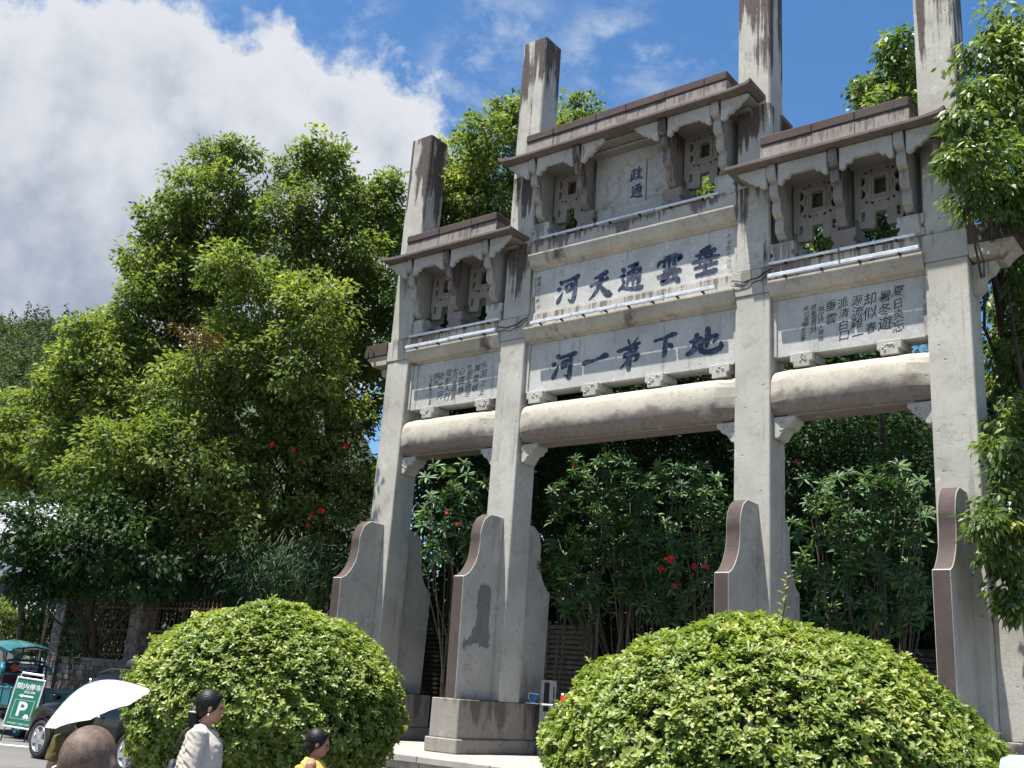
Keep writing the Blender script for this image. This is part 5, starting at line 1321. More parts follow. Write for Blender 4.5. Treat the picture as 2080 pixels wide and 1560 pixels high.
# local: x forward (world -X), y left (world -Y is the near side = local +y)
WB = 2.85; WR = 0.345; fx_, rx_ = WB/2, -WB/2
def car_top(x):
    return float(np.interp(x, [-2.28, -2.2, -1.9, -0.9, 0.2, 1.05, 1.55, 2.02, 2.18, 2.26], [0.80, 1.02, 1.10, 1.09, 1.07, 1.05, 0.99, 0.90, 0.80, 0.62]))
def car_bot(x):
    z = float(np.interp(x, [-2.28, -2.18, -1.9, 1.9, 2.12, 2.26], [0.52, 0.32, 0.25, 0.25, 0.30, 0.45]))
    for cx in (fx_, rx_):
        if abs(x-cx) < 0.40: z = max(z, 0.34+math.sqrt(0.40**2-(x-cx)**2))
    return z
def car_w(x): return 0.925*float(np.interp(abs(x), [0, 1.6, 2.05, 2.2, 2.28], [1.0, 0.985, 0.90, 0.76, 0.60]))
st_x = sorted(set([round(v, 3) for v in list(np.linspace(-2.28, 2.26, 40))+[c+0.40*math.cos(a) for c in (fx_, rx_) for a in np.linspace(0, math.pi, 19)]]))
mb = MB(); V = []
for x in st_x:
    zb, zt, w = car_bot(x), car_top(x), car_w(x); H = zt-zb
    half = [(0.86, 0.0), (0.955, 0.04), (0.985, 0.28), (1.0, 0.50), (0.985, 0.70), (0.955, 0.88), (0.90, 0.965), (0.70, 1.0), (0.0, 1.02)]
    ring = [(-w*p, zb+H*q) for p, q in half]+[(w*p, zb+H*q) for p, q in half[-2::-1]]
    V += [(x, y, z) for y, z in ring]
n = 17; mb.add(V, [tuple(range(n)), tuple(range((len(st_x)-1)*n, len(st_x)*n))[::-1]])
for i in range(len(st_x)-1):
    for k in range(n):
        mb.f.append((i*n+k, i*n+(k+1) % n, (i+1)*n+(k+1) % n, (i+1)*n+k)); mb.m.append(0); mb.sm.append(k < n-1)
me = mb.mesh('body', M_car); bm = bmesh.new(); bm.from_mesh(me); bmesh.ops.recalc_face_normals(bm, faces=bm.faces); bm.to_mesh(me); bm.free()
body = put('body', me, car)
gh = [(1.08, 1.03), (0.42, 1.46), (0.15, 1.57), (-0.6, 1.64), (-1.5, 1.62), (-1.95, 1.52), (-2.18, 1.06)]
mb = MB()
def gh_ring(y, ins): return [(p[0]-0.0*ins, y, p[1]) for p in gh]
V = []
for y, f in ((-0.84, 0.0), (-0.66, 1.0), (0.66, 1.0), (0.84, 0.0)):
    for p in gh:
        if f == 0: V.append((p[0], y*(1 if p[1] < 1.1 else 0.0) + (0 if p[1] < 1.1 else math.copysign(0.66+0.18*(1.64-p[1])/0.6, y)), p[1]-0.012))
        else: V.append((p[0], y, p[1]))
n = len(gh); mb.add(V, [tuple(range(n)), tuple(range(3*n, 4*n))[::-1]])
for i in range(3):
    for k in range(n): mb.f.append((i*n+k, i*n+(k+1) % n, (i+1)*n+(k+1) % n, (i+1)*n+k)); mb.m.append(0); mb.sm.append(False)
me = mb.mesh('cabin', M_car, bevel=0.02, seg=2); put('cabin', me, car)
for s in (-1, 1):
    for a, b, nm in (((0.92, 1.10), (-0.42, 1.10), 'window'), ((-0.52, 1.11), (-1.75, 1.12), 'window')):
        Q = [(a[0], 1.12), (b[0], 1.12), (b[0], 1.52), (a[0]-0.62 if a[0] > 0 else a[0], 1.50)] if a[0] > 0 else [(a[0], 1.12), (b[0], 1.14), (b[0]+0.12, 1.46), (a[0], 1.53)]
        mb = MB(); yy = lambda z: s*(0.845-0.33*max(0, z-1.08)); V = [(p[0], yy(p[1])+s*0.012, p[1]) for p in Q]+[(p[0], yy(p[1])-s*0.02, p[1]) for p in Q]
        mb.add(V, [(0, 1, 2, 3), (7, 6, 5, 4), (0, 4, 5, 1), (1, 5, 6, 2), (2, 6, 7, 3), (3, 7, 4, 0)]); mb.build(nm, M_glass, car)
V = [(1.02, -0.70, 1.085), (1.02, 0.70, 1.085), (0.47, 0.60, 1.445), (0.47, -0.60, 1.445)]
mb = MB(); mb.add([(v[0]+0.02, v[1], v[2]+0.02) for v in V]+V, [(0, 1, 2, 3), (7, 6, 5, 4), (0, 4, 5, 1), (1, 5, 6, 2), (2, 6, 7, 3), (3, 7, 4, 0)]); mb.build('windscreen', M_glass, car)
for s in (-1, 1):
    wheel(car, fx_, s*0.82, WR, WR, 0.23, s); wheel(car, rx_, s*0.82, WR, WR, 0.23, s)
    for cx in (fx_, rx_):     # dark wheel housings
        mb = MB(); mb.lathe([(0.395, -0.10), (0.395, 0.10), (0.0, -0.10)], 20, M=Matrix.Translation((cx, s*0.74, 0.35)) @ Matrix.Rotation(-s*math.pi/2, 4, 'X')); mb.build('wheel_housing', M_plastic, car)
        mb = MB(); mb.tube([(cx+0.405*math.cos(a), s*0.925, 0.34+0.405*math.sin(a)) for a in np.linspace(0.05, math.pi-0.05, 14)], 0.016, 6); mb.build('arch_trim', M_car, car)
    mb = MB(); mb.box(fx_-0.45, rx_+0.45, s*0.90-0.03, s*0.90+0.03, 0.24, 0.30); mb.build('sill_trim', M_plastic, car, bevel=0.01)
    mb = MB(); mb.ell((0.98, s*0.99, 1.12), (0.07, 0.10, 0.06), 12, 8); mb.build('wing_mirror', M_car, car)
    mb = MB(); mb.tube([(-0.2, s*0.945, 0.86), (-0.4, s*0.955, 0.865), (-0.5, s*0.945, 0.86)], 0.014, 6); mb.build('door_handle', M_chrome, car)
    mb = MB(); mb.tube([(0.35, s*0.934, 0.30), (0.36, s*0.938, 0.7), (0.40, s*0.934, 1.05)], 0.005, 4); mb.build('door_seam', M_black, car)
    mb = MB(); mb.tube([(-0.50, s*0.934, 0.30), (-0.50, s*0.938, 0.7), (-0.50, s*0.934, 1.06)], 0.005, 4); mb.build('door_seam', M_black, car)
    mb = MB(); mb.ell((0.66, s*0.935, 0.82), (0.05, 0.012, 0.025), 10, 6); mb.build('side_repeater', M_lamp, car)
    mb = MB(); mb.ell((1.98, s*0.62, 0.74), (0.17, 0.17, 0.065), 14, 8); mb.build('headlight', M_lamp, car)
    mb = MB(); mb.tube([(0.3, s*0.60, 1.60), (-0.1, s*0.62, 1.68), (-1.4, s*0.62, 1.69), (-1.7, s*0.60, 1.62)], 0.018, 6); mb.build('roof_rail', M_plastic, car)
mb = MB(); mb.box(2.20, 2.275, -0.5, 0.5, 0.36, 0.56); mb.build('grille', M_plastic, car, bevel=0.01)
mb = MB(); mb.box(2.262, 2.28, -0.22, 0.22, 0.40, 0.51); mb.build('number_plate', plain('plate_blue', (0.02, 0.08, 0.35), rough=0.4), car)
mb = MB(); mb.box(-1.55, -0.2, -0.45, 0.45, 1.70, 1.86); mb.build('roof_box', M_plastic, car, bevel=0.05, seg=2)

# ================================================================== teal cargo tricycle
M_teal = plain('teal_paint', (0.005, 0.105, 0.125), rough=0.35, var=0.15, coat=0.4)
M_teal2 = plain('pale_teal', (0.015, 0.20, 0.26), rough=0.35, var=0.12)
M_clear = NT('windscreen_glass'); M_clear.col((0.55, 0.62, 0.62)); M_clear.set(rough=0.05); M_clear.b.inputs['Transmission Weight'].default_value = 0.9; M_clear = M_clear.mat
M_decal = plain('navy_panel', (0.010, 0.018, 0.04), rough=0.4)
M_orange = plain('orange_print', (0.55, 0.10, 0.02), rough=0.5, var=0.3, scale=20)
M_wtext = plain('white_print', (0.75, 0.77, 0.78), rough=0.6, var=0.05)
tri = thing('cargo_tricycle', 'teal motor cargo tricycle with canopy behind the green sign', 'tricycle', (-14.2, -4.15, 0), math.pi)
# local x forward (world -X); local +y = near side
def T(pts, r, name, mat=M_teal, n=7): mb = MB(); mb.tube(pts, r, n); return mb.build(name, mat, tri)
bed = MB(); bed.box(-2.0, -0.05, -0.58, 0.58, 0.62, 0.67); bed = bed.build('cargo_bed', M_teal, tri, bevel=0.01)
for s in (-1, 1):
    mb = MB(); mb.box(-2.0, -0.05, s*0.58-0.015, s*0.58+0.015, 0.675, 1.06); sp_ = mb.build('side_panel', M_teal, tri, bevel=0.006)
    mb = MB(); mb.box(-2.02, -0.03, s*0.58-0.03, s*0.58+0.03, 1.062, 1.10); mb.build('top_rail', M_teal2, sp_, bevel=0.006)
    for x in (-1.7, -1.2, -0.7, -0.3): mb = MB(); mb.box(x-0.02, x+0.02, s*0.60, s*0.615, 0.68, 1.05); mb.build('rib', M_teal2, sp_)
mb = MB(); mb.box(-2.03, -2.005, -0.58, 0.58, 0.675, 1.06); mb.build('tailgate', M_teal, tri, bevel=0.006)
# head board: round-cornered tube frame with a printed panel
arc = [(-0.03, -0.56, 0.62), (-0.03, -0.56, 1.45), (-0.03, -0.50, 1.62), (-0.03, -0.36, 1.70), (-0.03, 0.36, 1.70), (-0.03, 0.50, 1.62), (-0.03, 0.56, 1.45), (-0.03, 0.56, 0.62)]
hbf = T([tuple(p) for p in catmull(arc, 4)], 0.032, 'headboard_frame')
T([(-0.03, -0.54, 1.38), (-0.03, 0.54, 1.38)], 0.018, 'headboard_bar')
T([(-0.03, -0.54, 1.12), (-0.03, 0.54, 1.12)], 0.018, 'headboard_bar')
mb = MB(); mb.box(-0.035, -0.02, -0.49, 0.49, 1.40, 1.64); pn = mb.build('headboard_panel', M_decal, tri)
mb = MB(); mb.box(-0.035, -0.02, -0.50, 0.50, 1.15, 1.36); pn2 = mb.build('headboard_panel', plain('maroon_panel', (0.07, 0.02, 0.025), rough=0.4), tri)
def text_on(body, size, mat, parent, M, name='lettering', bold=0.0):
    me = text_mesh(body, size, mat, name)
    if bold:
        pass
    me.transform(M); return put(name, me, parent)
# faces -x (world +X, towards the viewer): text right = local +y?  viewed from -x side, right hand is -y
MT = Matrix(((0, 0, -1, -0.038), (-1, 0, 0, 0), (0, 1, 0, 0), (0, 0, 0, 1)))
text_on('全国服务热线', 0.085, M_wtext, pn, Matrix.Translation((0, -0.08, 1.545)) @ MT); text_on('400-179-4870', 0.085, M_wtext, pn, Matrix.Translation((0, -0.08, 1.455)) @ MT)
mb = MB(); mb.prism([(0.25+0.11*math.cos(a)*(1+0.25*math.sin(3*a)), 1.52+0.085*math.sin(a)*(1+0.2*math.cos(5*a))) for a in np.linspace(0, 6.1, 18)], 'X', -0.042, -0.036); mb.build('orange_emblem', M_orange, pn)
mb = MB(); mb.prism([(-0.36+0.09*math.cos(a)*(1+0.25*math.sin(3*a)), 1.25+0.07*math.sin(a)) for a in np.linspace(0, 6.1, 16)], 'X', -0.042, -0.036); mb.build('orange_emblem', M_orange, pn2)
# cab: seat, canopy on bent posts, windscreen
mb = MB(); mb.box(0.02, 0.55, -0.42, 0.42, 0.55, 0.85); mb.build('seat', M_plastic, tri, bevel=0.06, seg=2)
cano = [(-0.35, 2.02), (0.0, 2.10), (0.5, 2.16), (1.1, 2.14), (1.6, 2.02), (1.75, 1.94)]
mb = MB(); V = []
for x, z in cano:
    for y, dz in ((-0.62, -0.13), (-0.45, -0.03), (0, 0.03), (0.45, -0.03), (0.62, -0.13)): V.append((x, y, z+dz))
F = [(i*5+k, i*5+k+1, (i+1)*5+k+1, (i+1)*5+k) for i in range(len(cano)-1) for k in range(4)]
mb.add(V, F, 0, True); mb.add([(v[0], v[1], v[2]-0.03) for v in V], [f[::-1] for f in F], 0, True); mb.build('canopy', M_teal, tri)
for s in (-1, 1):
    T([(1.35, s*0.5, 0.9), (1.25, s*0.5, 1.5), (1.15, s*0.5, 1.99)], 0.022, 'canopy_post'); T([(0.0, s*0.5, 1.60), (0.05, s*0.5, 1.99)], 0.022, 'canopy_post')
    T([(0.0, s*0.56, 1.6), (-0.12, s*0.62, 1.52), (-0.20, s*0.60, 1.42)], 0.045, 'side_lamp', M_teal2)
V = [(1.42, -0.52, 0.95), (1.42, 0.52, 0.95), (1.24, 0.50, 1.92), (1.24, -0.50, 1.92)]
mb = MB(); mb.add(V+[(v[0]+0.012, v[1], v[2]) for v in V], [(3, 2, 1, 0), (4, 5, 6, 7), (0, 1, 5, 4), (1, 2, 6, 5), (2, 3, 7, 6), (3, 0, 4, 7)]); mb.build('windscreen', M_clear, tri)
T([(1.415, -0.5, 1.05), (1.30, 0.0, 1.60)], 0.012, 'wiper', M_black)
mb = MB(); mb.box(1.30, 1.52, -0.50, 0.50, 0.45, 0.95); mb.build('front_cowl', M_teal, tri, bevel=0.08, seg=3)
mb = MB(); mb.box(-0.1, 1.4, -0.40, 0.40, 0.36, 0.46); mb.build('floor_pan', M_plastic, tri, bevel=0.02)
T([(1.2, -0.38, 1.08), (1.28, 0, 1.02), (1.2, 0.38, 1.08)], 0.018, 'handlebar', M_black)
mb = MB(); mb.ell((1.52, 0, 0.80), (0.06, 0.10, 0.10), 12, 8); mb.build('headlight', M_lamp, tri)
for s in (-1, 1): wheel(tri, -1.25, s*0.50, 0.28, 0.28, 0.13, s, M_teal2, 6)
wheel(tri, 1.62, 0.0, 0.26, 0.26, 0.11, 1, M_teal2, 6)
T([(-1.25, -0.5, 0.30), (-1.25, 0.5, 0.30)], 0.04, 'axle', M_black); T([(1.62, 0.09, 0.28), (1.50, 0.09, 0.85)], 0.025, 'fork', M_black); T([(1.62, -0.09, 0.28), (1.50, -0.09, 0.85)], 0.025, 'fork', M_black)
for s in (-1, 1): T([(-0.1, s*0.45, 0.62), (-0.15, s*0.50, 0.95), (-0.22, s*0.52, 1.08), (-0.30, s*0.40, 1.10)], 0.022, 'grab_rail', M_teal2)
for x in (-1.9, -0.2): T([(x, -0.5, 0.6), (x, 0.5, 0.6)], 0.03, 'cross_member', M_black)
T([(-1.9, 0.4, 0.58), (1.4, 0.3, 0.42)], 0.035, 'chassis', M_black); T([(-1.9, -0.4, 0.58), (1.4, -0.3, 0.42)], 0.035, 'chassis', M_black)

# ================================================================== parking sign
M_green = plain('sign_green', (0.004, 0.155, 0.085), rough=0.65, var=0.06)
M_alu = plain('aluminium', (0.72, 0.72, 0.74), rough=0.35, metal=0.5, var=0.05)
tl, tr = at(40, 1377, 23.15), at(103, 1386, 23.15)
bl_, br_ = at(4, 1472, 22.75), at(49, 1480, 22.75)
ctr_b = (bl_+br_)/2
sign = thing('parking_sign', 'green roadside parking sign board leaning back on its frame', 'sign', (float(ctr_b[0]), float(ctr_b[1]), 0))
O = np.array([ctr_b[0], ctr_b[1], 0]); ux = unit(((tr-tl)+(br_-bl_))/2); uz0 = unit((tl+tr)/2-ctr_b); nrm = unit(np.cross(ux, uz0)); uz = np.cross(nrm, ux)
wS = float(np.linalg.norm(tr-tl)+np.linalg.norm(br_-bl_))/2; hS = float(np.linalg.norm((tl+tr)/2-ctr_b))
c0 = (tl+tr+bl_+br_)/4-O
MS = Matrix(((ux[0], uz[0], nrm[0], c0[0]), (ux[1], uz[1], nrm[1], c0[1]), (ux[2], uz[2], nrm[2], c0[2]), (0, 0, 0, 1)))
def sbox(x0, x1, y0, y1, z0, z1, name, mat, parent=sign, bevel=0.0):
    mb = MB(); mb.box(x0, x1, y0, y1, z0, z1, M=MS); return mb.build(name, mat, parent, bevel)
board = sbox(-wS/2, wS/2, -hS/2, hS/2, -0.012, 0.0, 'board', M_green)
for x0, x1, y0, y1 in ((-wS/2-0.02, -wS/2+0.012, -hS/2-0.02, hS/2+0.02), (wS/2-0.012, wS/2+0.02, -hS/2-0.02, hS/2+0.02), (-wS/2+0.013, wS/2-0.013, hS/2-0.012, hS/2+0.02), (-wS/2+0.013, wS/2-0.013, -hS/2-0.02, -hS/2+0.012)):
    sbox(x0, x1, y0, y1, -0.018, 0.008, 'frame_bar', M_alu, sign, 0.003)
sbox(-wS*0.42, wS*0.42, hS/2+0.09, hS/2+0.13, -0.02, 0.01, 'handle', M_alu, sign, 0.006)
for s in (-1, 1): sbox(s*wS*0.42-0.012, s*wS*0.42+0.012, hS/2+0.021, hS/2+0.089, -0.012, 0.002, 'handle_post', M_alu)
lowpts = [np.array(MS @ Vector((s*wS*0.42, -hS/2-0.01, -0.006))) for s in (-1, 1)]
toppts = [np.array(MS @ Vector((s*wS*0.42, hS/2, -0.02))) for s in (-1, 1)]
for a, b in zip(lowpts, toppts):
    d = (a-b)/(abs(b[2]-a[2])); e = a+d*a[2]
    mb = MB(); mb.tube([a, (e[0], e[1], 0.0)], 0.016, 6); mb.build('leg', M_black, sign)
    bk = b-np.array([nrm[0], nrm[1], 0])*0.85; mb = MB(); mb.tube([b, (bk[0], bk[1], 0.0)], 0.016, 6); mb.build('leg', M_black, sign)
def stext(body, size, x, y, mat=M_wtext, shear=0.0, fat=0.0):
    me = text_mesh(body, size, mat, 'lettering')
    base = MS @ Matrix.Translation((x, y, 0.0012))
    if fat:      # heavier stroke: two shifted copies merged in one mesh
        V = []; F = []
        for q, (dx, dy) in enumerate(((0, 0), (fat, 0), (0, fat), (fat, fat))):
            o = len(V); V += [(v.co.x+dx, v.co.y+dy, 0.0006*q) for v in me.vertices]; F += [tuple(o+i for i in p.vertices) for p in me.polygons]
        me2 = bpy.data.meshes.new('lettering'); me2.from_pydata(V, [], F); me2.materials.append(mat); me = me2
    me.transform(base); return put('lettering', me, board)
stext('院内停车', wS*0.235, 0.0, hS*0.285, fat=wS*0.012)
stext('向左10米', wS*0.105, wS*0.08, hS*0.205, fat=wS*0.006)
AR = [(-0.30, 0.145), (-0.14, 0.185), (-0.14, 0.162), (0.26, 0.162), (0.26, 0.125), (-0.14, 0.125), (-0.14, 0.102)]
mb = MB(); mb.add([tuple(MS @ Vector((p[0]*wS, p[1]*hS, 0.0015))) for p in AR], [tuple(range(len(AR)))[::-1]]); mb.build('arrow', M_wtext, board)
stext('P', wS*0.72, -wS*0.05, -hS*0.275, fat=wS*0.03)
for a, b, c_, d in ((-0.36, 0.36, 0.055, 0.061), (-0.36, 0.36, -0.33, -0.324), (-0.36, -0.348, -0.324, 0.055), (0.348, 0.36, -0.324, 0.055)): sbox(a*wS, b*wS, c_*hS, d*hS, 0.0006, 0.0022, 'square_outline', M_wtext, board)
CARI = [(0.10, -0.30), (0.10, -0.265), (0.13, -0.25), (0.15, -0.22), (0.26, -0.22), (0.28, -0.25), (0.31, -0.265), (0.31, -0.30), (0.28, -0.30), (0.28, -0.315), (0.25, -0.315), (0.25, -0.30), (0.16, -0.30), (0.16, -0.315), (0.13, -0.315), (0.13, -0.30)]
mb = MB(); mb.add([tuple(MS @ Vector((p[0]*wS, p[1]*hS, 0.0028))) for p in CARI], [tuple(range(len(CARI)))]); mb.build('car_symbol', M_wtext, board)
stext('停车电话 13588215004', wS*0.085, 0, -hS*0.44)

# ================================================================== bits beside the second pillar: folding stool, box, flasks on a table
M_red = plain('red_flask', (0.50, 0.012, 0.015), rough=0.3, var=0.1)
tb = thing('folding_table', 'pale folding table behind the larger bush carrying red flasks', 'table', (-1.85, 1.15, PZ))
mb = MB(); mb.box(-0.35, 0.45, -0.25, 0.25, 1.02, 1.06); mb.build('tabletop', plain('pale_blue_top', (0.42, 0.47, 0.52), rough=0.5), tb, bevel=0.01)
for a in (-0.3, 0.4):
    for b in (-0.2, 0.2): mb = MB(); mb.tube([(a, b, 0.0), (a, b, 1.02)], 0.014, 6); mb.build('leg', M_black, tb)
for i, x in enumerate((0.02, 0.13)):
    f = thing('flask', ['left red flask with a white cap on the folding table', 'right red flask with a white cap on the folding table'][i], 'flask', (-1.85+x, 1.15, PZ+1.06), 0, 'red flasks on the table')
    mb = MB(); mb.lathe([(0, 0), (0.045, 0), (0.048, 0.02), (0.048, 0.17), (0.03, 0.20)], 16); mb.build('flask_body', M_red, f)
    mb = MB(); mb.lathe([(0.03, 0.20), (0.03, 0.235), (0.0, 0.24)], 12); mb.build('cap', M_wtext, f)
bx = thing('drinks_cabinet', 'narrow white and black cabinet beside the rear drum stone', 'cabinet', (-2.35, 1.35, PZ))
mb = MB(); mb.box(-0.13, 0.13, -0.12, 0.12, 0.0, 1.55); mb.build('case', plain('cabinet_white', (0.38, 0.37, 0.35), rough=0.5), bx, bevel=0.01)
mb = MB(); mb.box(-0.02, 0.12, -0.135, -0.122, 0.9, 1.5); mb.build('door', M_black, bx); mb = MB(); mb.box(0.20, 0.22, -0.1, -0.08, 0.0, 1.42); mb.build('stand', M_plastic, bx)
st = thing('wire_chair', 'white wire-framed chair with a blue mark beside the drum stone', 'chair', (-2.55, 1.0, 1.60))
mb = MB(); mb.tube([(0.12, 0, 0.02), (-0.02, 0, 0.05), (-0.07, 0, 0.14), (-0.06, 0, 0.22), (0.2, 0, 0.2)], 0.009, 6); mb.build('frame', M_wtext, st)
mb = MB(); mb.ell((0.06, 0.0, 0.11), (0.08, 0.02, 0.07), 12, 8); mb.build('blue_pad', plain('blue_print', (0.02, 0.22, 0.5), rough=0.5), st)
mb = MB(); mb.box(-0.05, 0.2, -0.12, 0.12, -0.0, 0.018); mb.build('seat', M_wtext, st)
# ================================================================== people
def skinmat(name, col):
    m = NT(name); n = m.noise(14, 4, 0.6); c = m.mix(m.rng(n, 0.35, 0.7), col, (col[0]*0.82, col[1]*0.72, col[2]*0.66))
    m.col(c); m.set(rough=0.5, spec=0.4); m.b.inputs['Subsurface Weight'].default_value = 0.12; m.b.inputs['Subsurface Radius'].default_value = (0.02, 0.008, 0.004)
    m.bump(m.noise(160, 3, 0.6), 0.15, 0.003); return m.mat
def clothmat(name, col, wr=0.28):
    m = NT(name); n = m.noise(5, 4, 0.55, (1, 1, 1.4), dist=1.5); f = m.noise(260, 2, 0.5)
    m.col(m.mix(m.rng(n, 0.3, 0.7), col, tuple(x*0.86 for x in col))); m.set(rough=0.85, spec=0.2)
    m.bump(m.math('ADD', m.math('MULTIPLY', n, 1.0), m.math('MULTIPLY', f, 0.05)), wr, 0.05); return m.mat
M_skin = skinmat('skin', (0.40, 0.225, 0.145)); M_skin2 = skinmat('skin_tan', (0.36, 0.19, 0.12))
M_hair = plain('black_hair', (0.006, 0.0055, 0.006), rough=0.5, spec=0.3, var=0.4, scale=60, bump=0.15)
M_eye = plain('dark_eye', (0.02, 0.015, 0.012), rough=0.2)
def remesh(mb, name, mat, parent, voxel=0.009, smooth=4, fn=None):
    me = mb.mesh('tmp', mat); o = bpy.data.objects.new('tmp', me); COL.objects.link(o)
    md = o.modifiers.new('r', 'REMESH'); md.mode = 'VOXEL'; md.voxel_size = voxel; md.use_smooth_shade = True
    if smooth:
        s = o.modifiers.new('s', 'SMOOTH'); s.iterations = smooth; s.factor = 0.5
    m2 = bpy.data.meshes.new_from_object(o.evaluated_get(bpy.context.evaluated_depsgraph_get()))
    bpy.data.objects.remove(o); bpy.data.meshes.remove(me)
    m2.name = name; m2.materials.clear(); m2.materials.append(mat)
    if fn:
        for v in m2.vertices: v.co = fn(v.co)
    m2.polygons.foreach_set('use_smooth', [True]*len(m2.polygons)); m2.update()
    return put(name, m2, parent)
def head_shapes(mb, c, s=1.0, tilt=0.0, turn=0.0):
    """head facing +X, c = centre of skull, s = scale (1 -> 0.225 m tall)"""
    M = Matrix.Rotation(turn, 4, 'Z') @ Matrix.Rotation(tilt, 4, 'Y'); C_ = Vector(c)
    def E(p, r, nu=16, nv=11): mb.ell(C_+(M @ (Vector(p)*s)), tuple(x*s for x in r), nu, nv, M=M)
    E((-0.008, 0, 0.022), (0.098, 0.077, 0.090)); E((0.030, 0, -0.045), (0.062, 0.058, 0.070)); E((0.052, 0, -0.095), (0.026, 0.028, 0.020))
    E((0.082, 0, 0.028), (0.016, 0.05, 0.016)); E((0.098, 0, -0.025), (0.020, 0.014, 0.016)); E((0.090, 0, 0.0), (0.014, 0.010, 0.028))
    E((0.086, 0, -0.058), (0.012, 0.024, 0.007)); E((0.083, 0, -0.070), (0.012, 0.020, 0.007))
    for q in (-1, 1): E((-0.005, q*0.082, -0.010), (0.021, 0.011, 0.034), 10, 8); E((0.062, q*0.042, -0.025), (0.024, 0.018, 0.024))
    return M
def eyes(parent, c, s, M):
    for q in (-1, 1):
        mb = MB(); mb.ell(Vector(c)+(M @ (Vector((0.084, q*0.031, 0.004))*s)), (0.009*s, 0.014*s, 0.006*s), 10, 6); mb.build('eye', M_eye, parent)
def hand(mb, w, d, s=1.0, side=1):
    """w wrist point, d direction of the hand"""
    w = Vector(w); d = Vector(d).normalized(); a = d.cross(Vector((1, 0, 0)))
    if a.length < 0.3: a = d.cross(Vector((0, 1, 0)))
    a.normalize(); up = a.cross(d)
    mb.tube([w, w+d*0.045*s, w+d*0.085*s], [0.024*s, 0.034*s, 0.036*s], 8, flat=0.55)
    k = w+d*0.085*s
    for i, (o, l) in enumerate(((-0.027, 0.062), (-0.009, 0.072), (0.009, 0.068), (0.026, 0.052))):
        st = k+up*o*s; b1 = st+d*l*0.5*s; b2 = b1+(d*0.8+a*0.5*side).normalized()*l*0.45*s
        mb.tube([st-d*0.012*s, st, b1, b2], [0.0095*s, 0.0095*s, 0.009*s, 0.0075*s], 7)
    th = w+d*0.03*s+up*0.028*s
    mb.tube([w+d*0.02*s+up*0.01*s, th, th+(d*0.7+up*0.7).normalized()*0.035*s, th+(d*0.85+up*0.5).normalized()*0.062*s], [0.013*s, 0.012*s, 0.011*s, 0.009*s], 7)
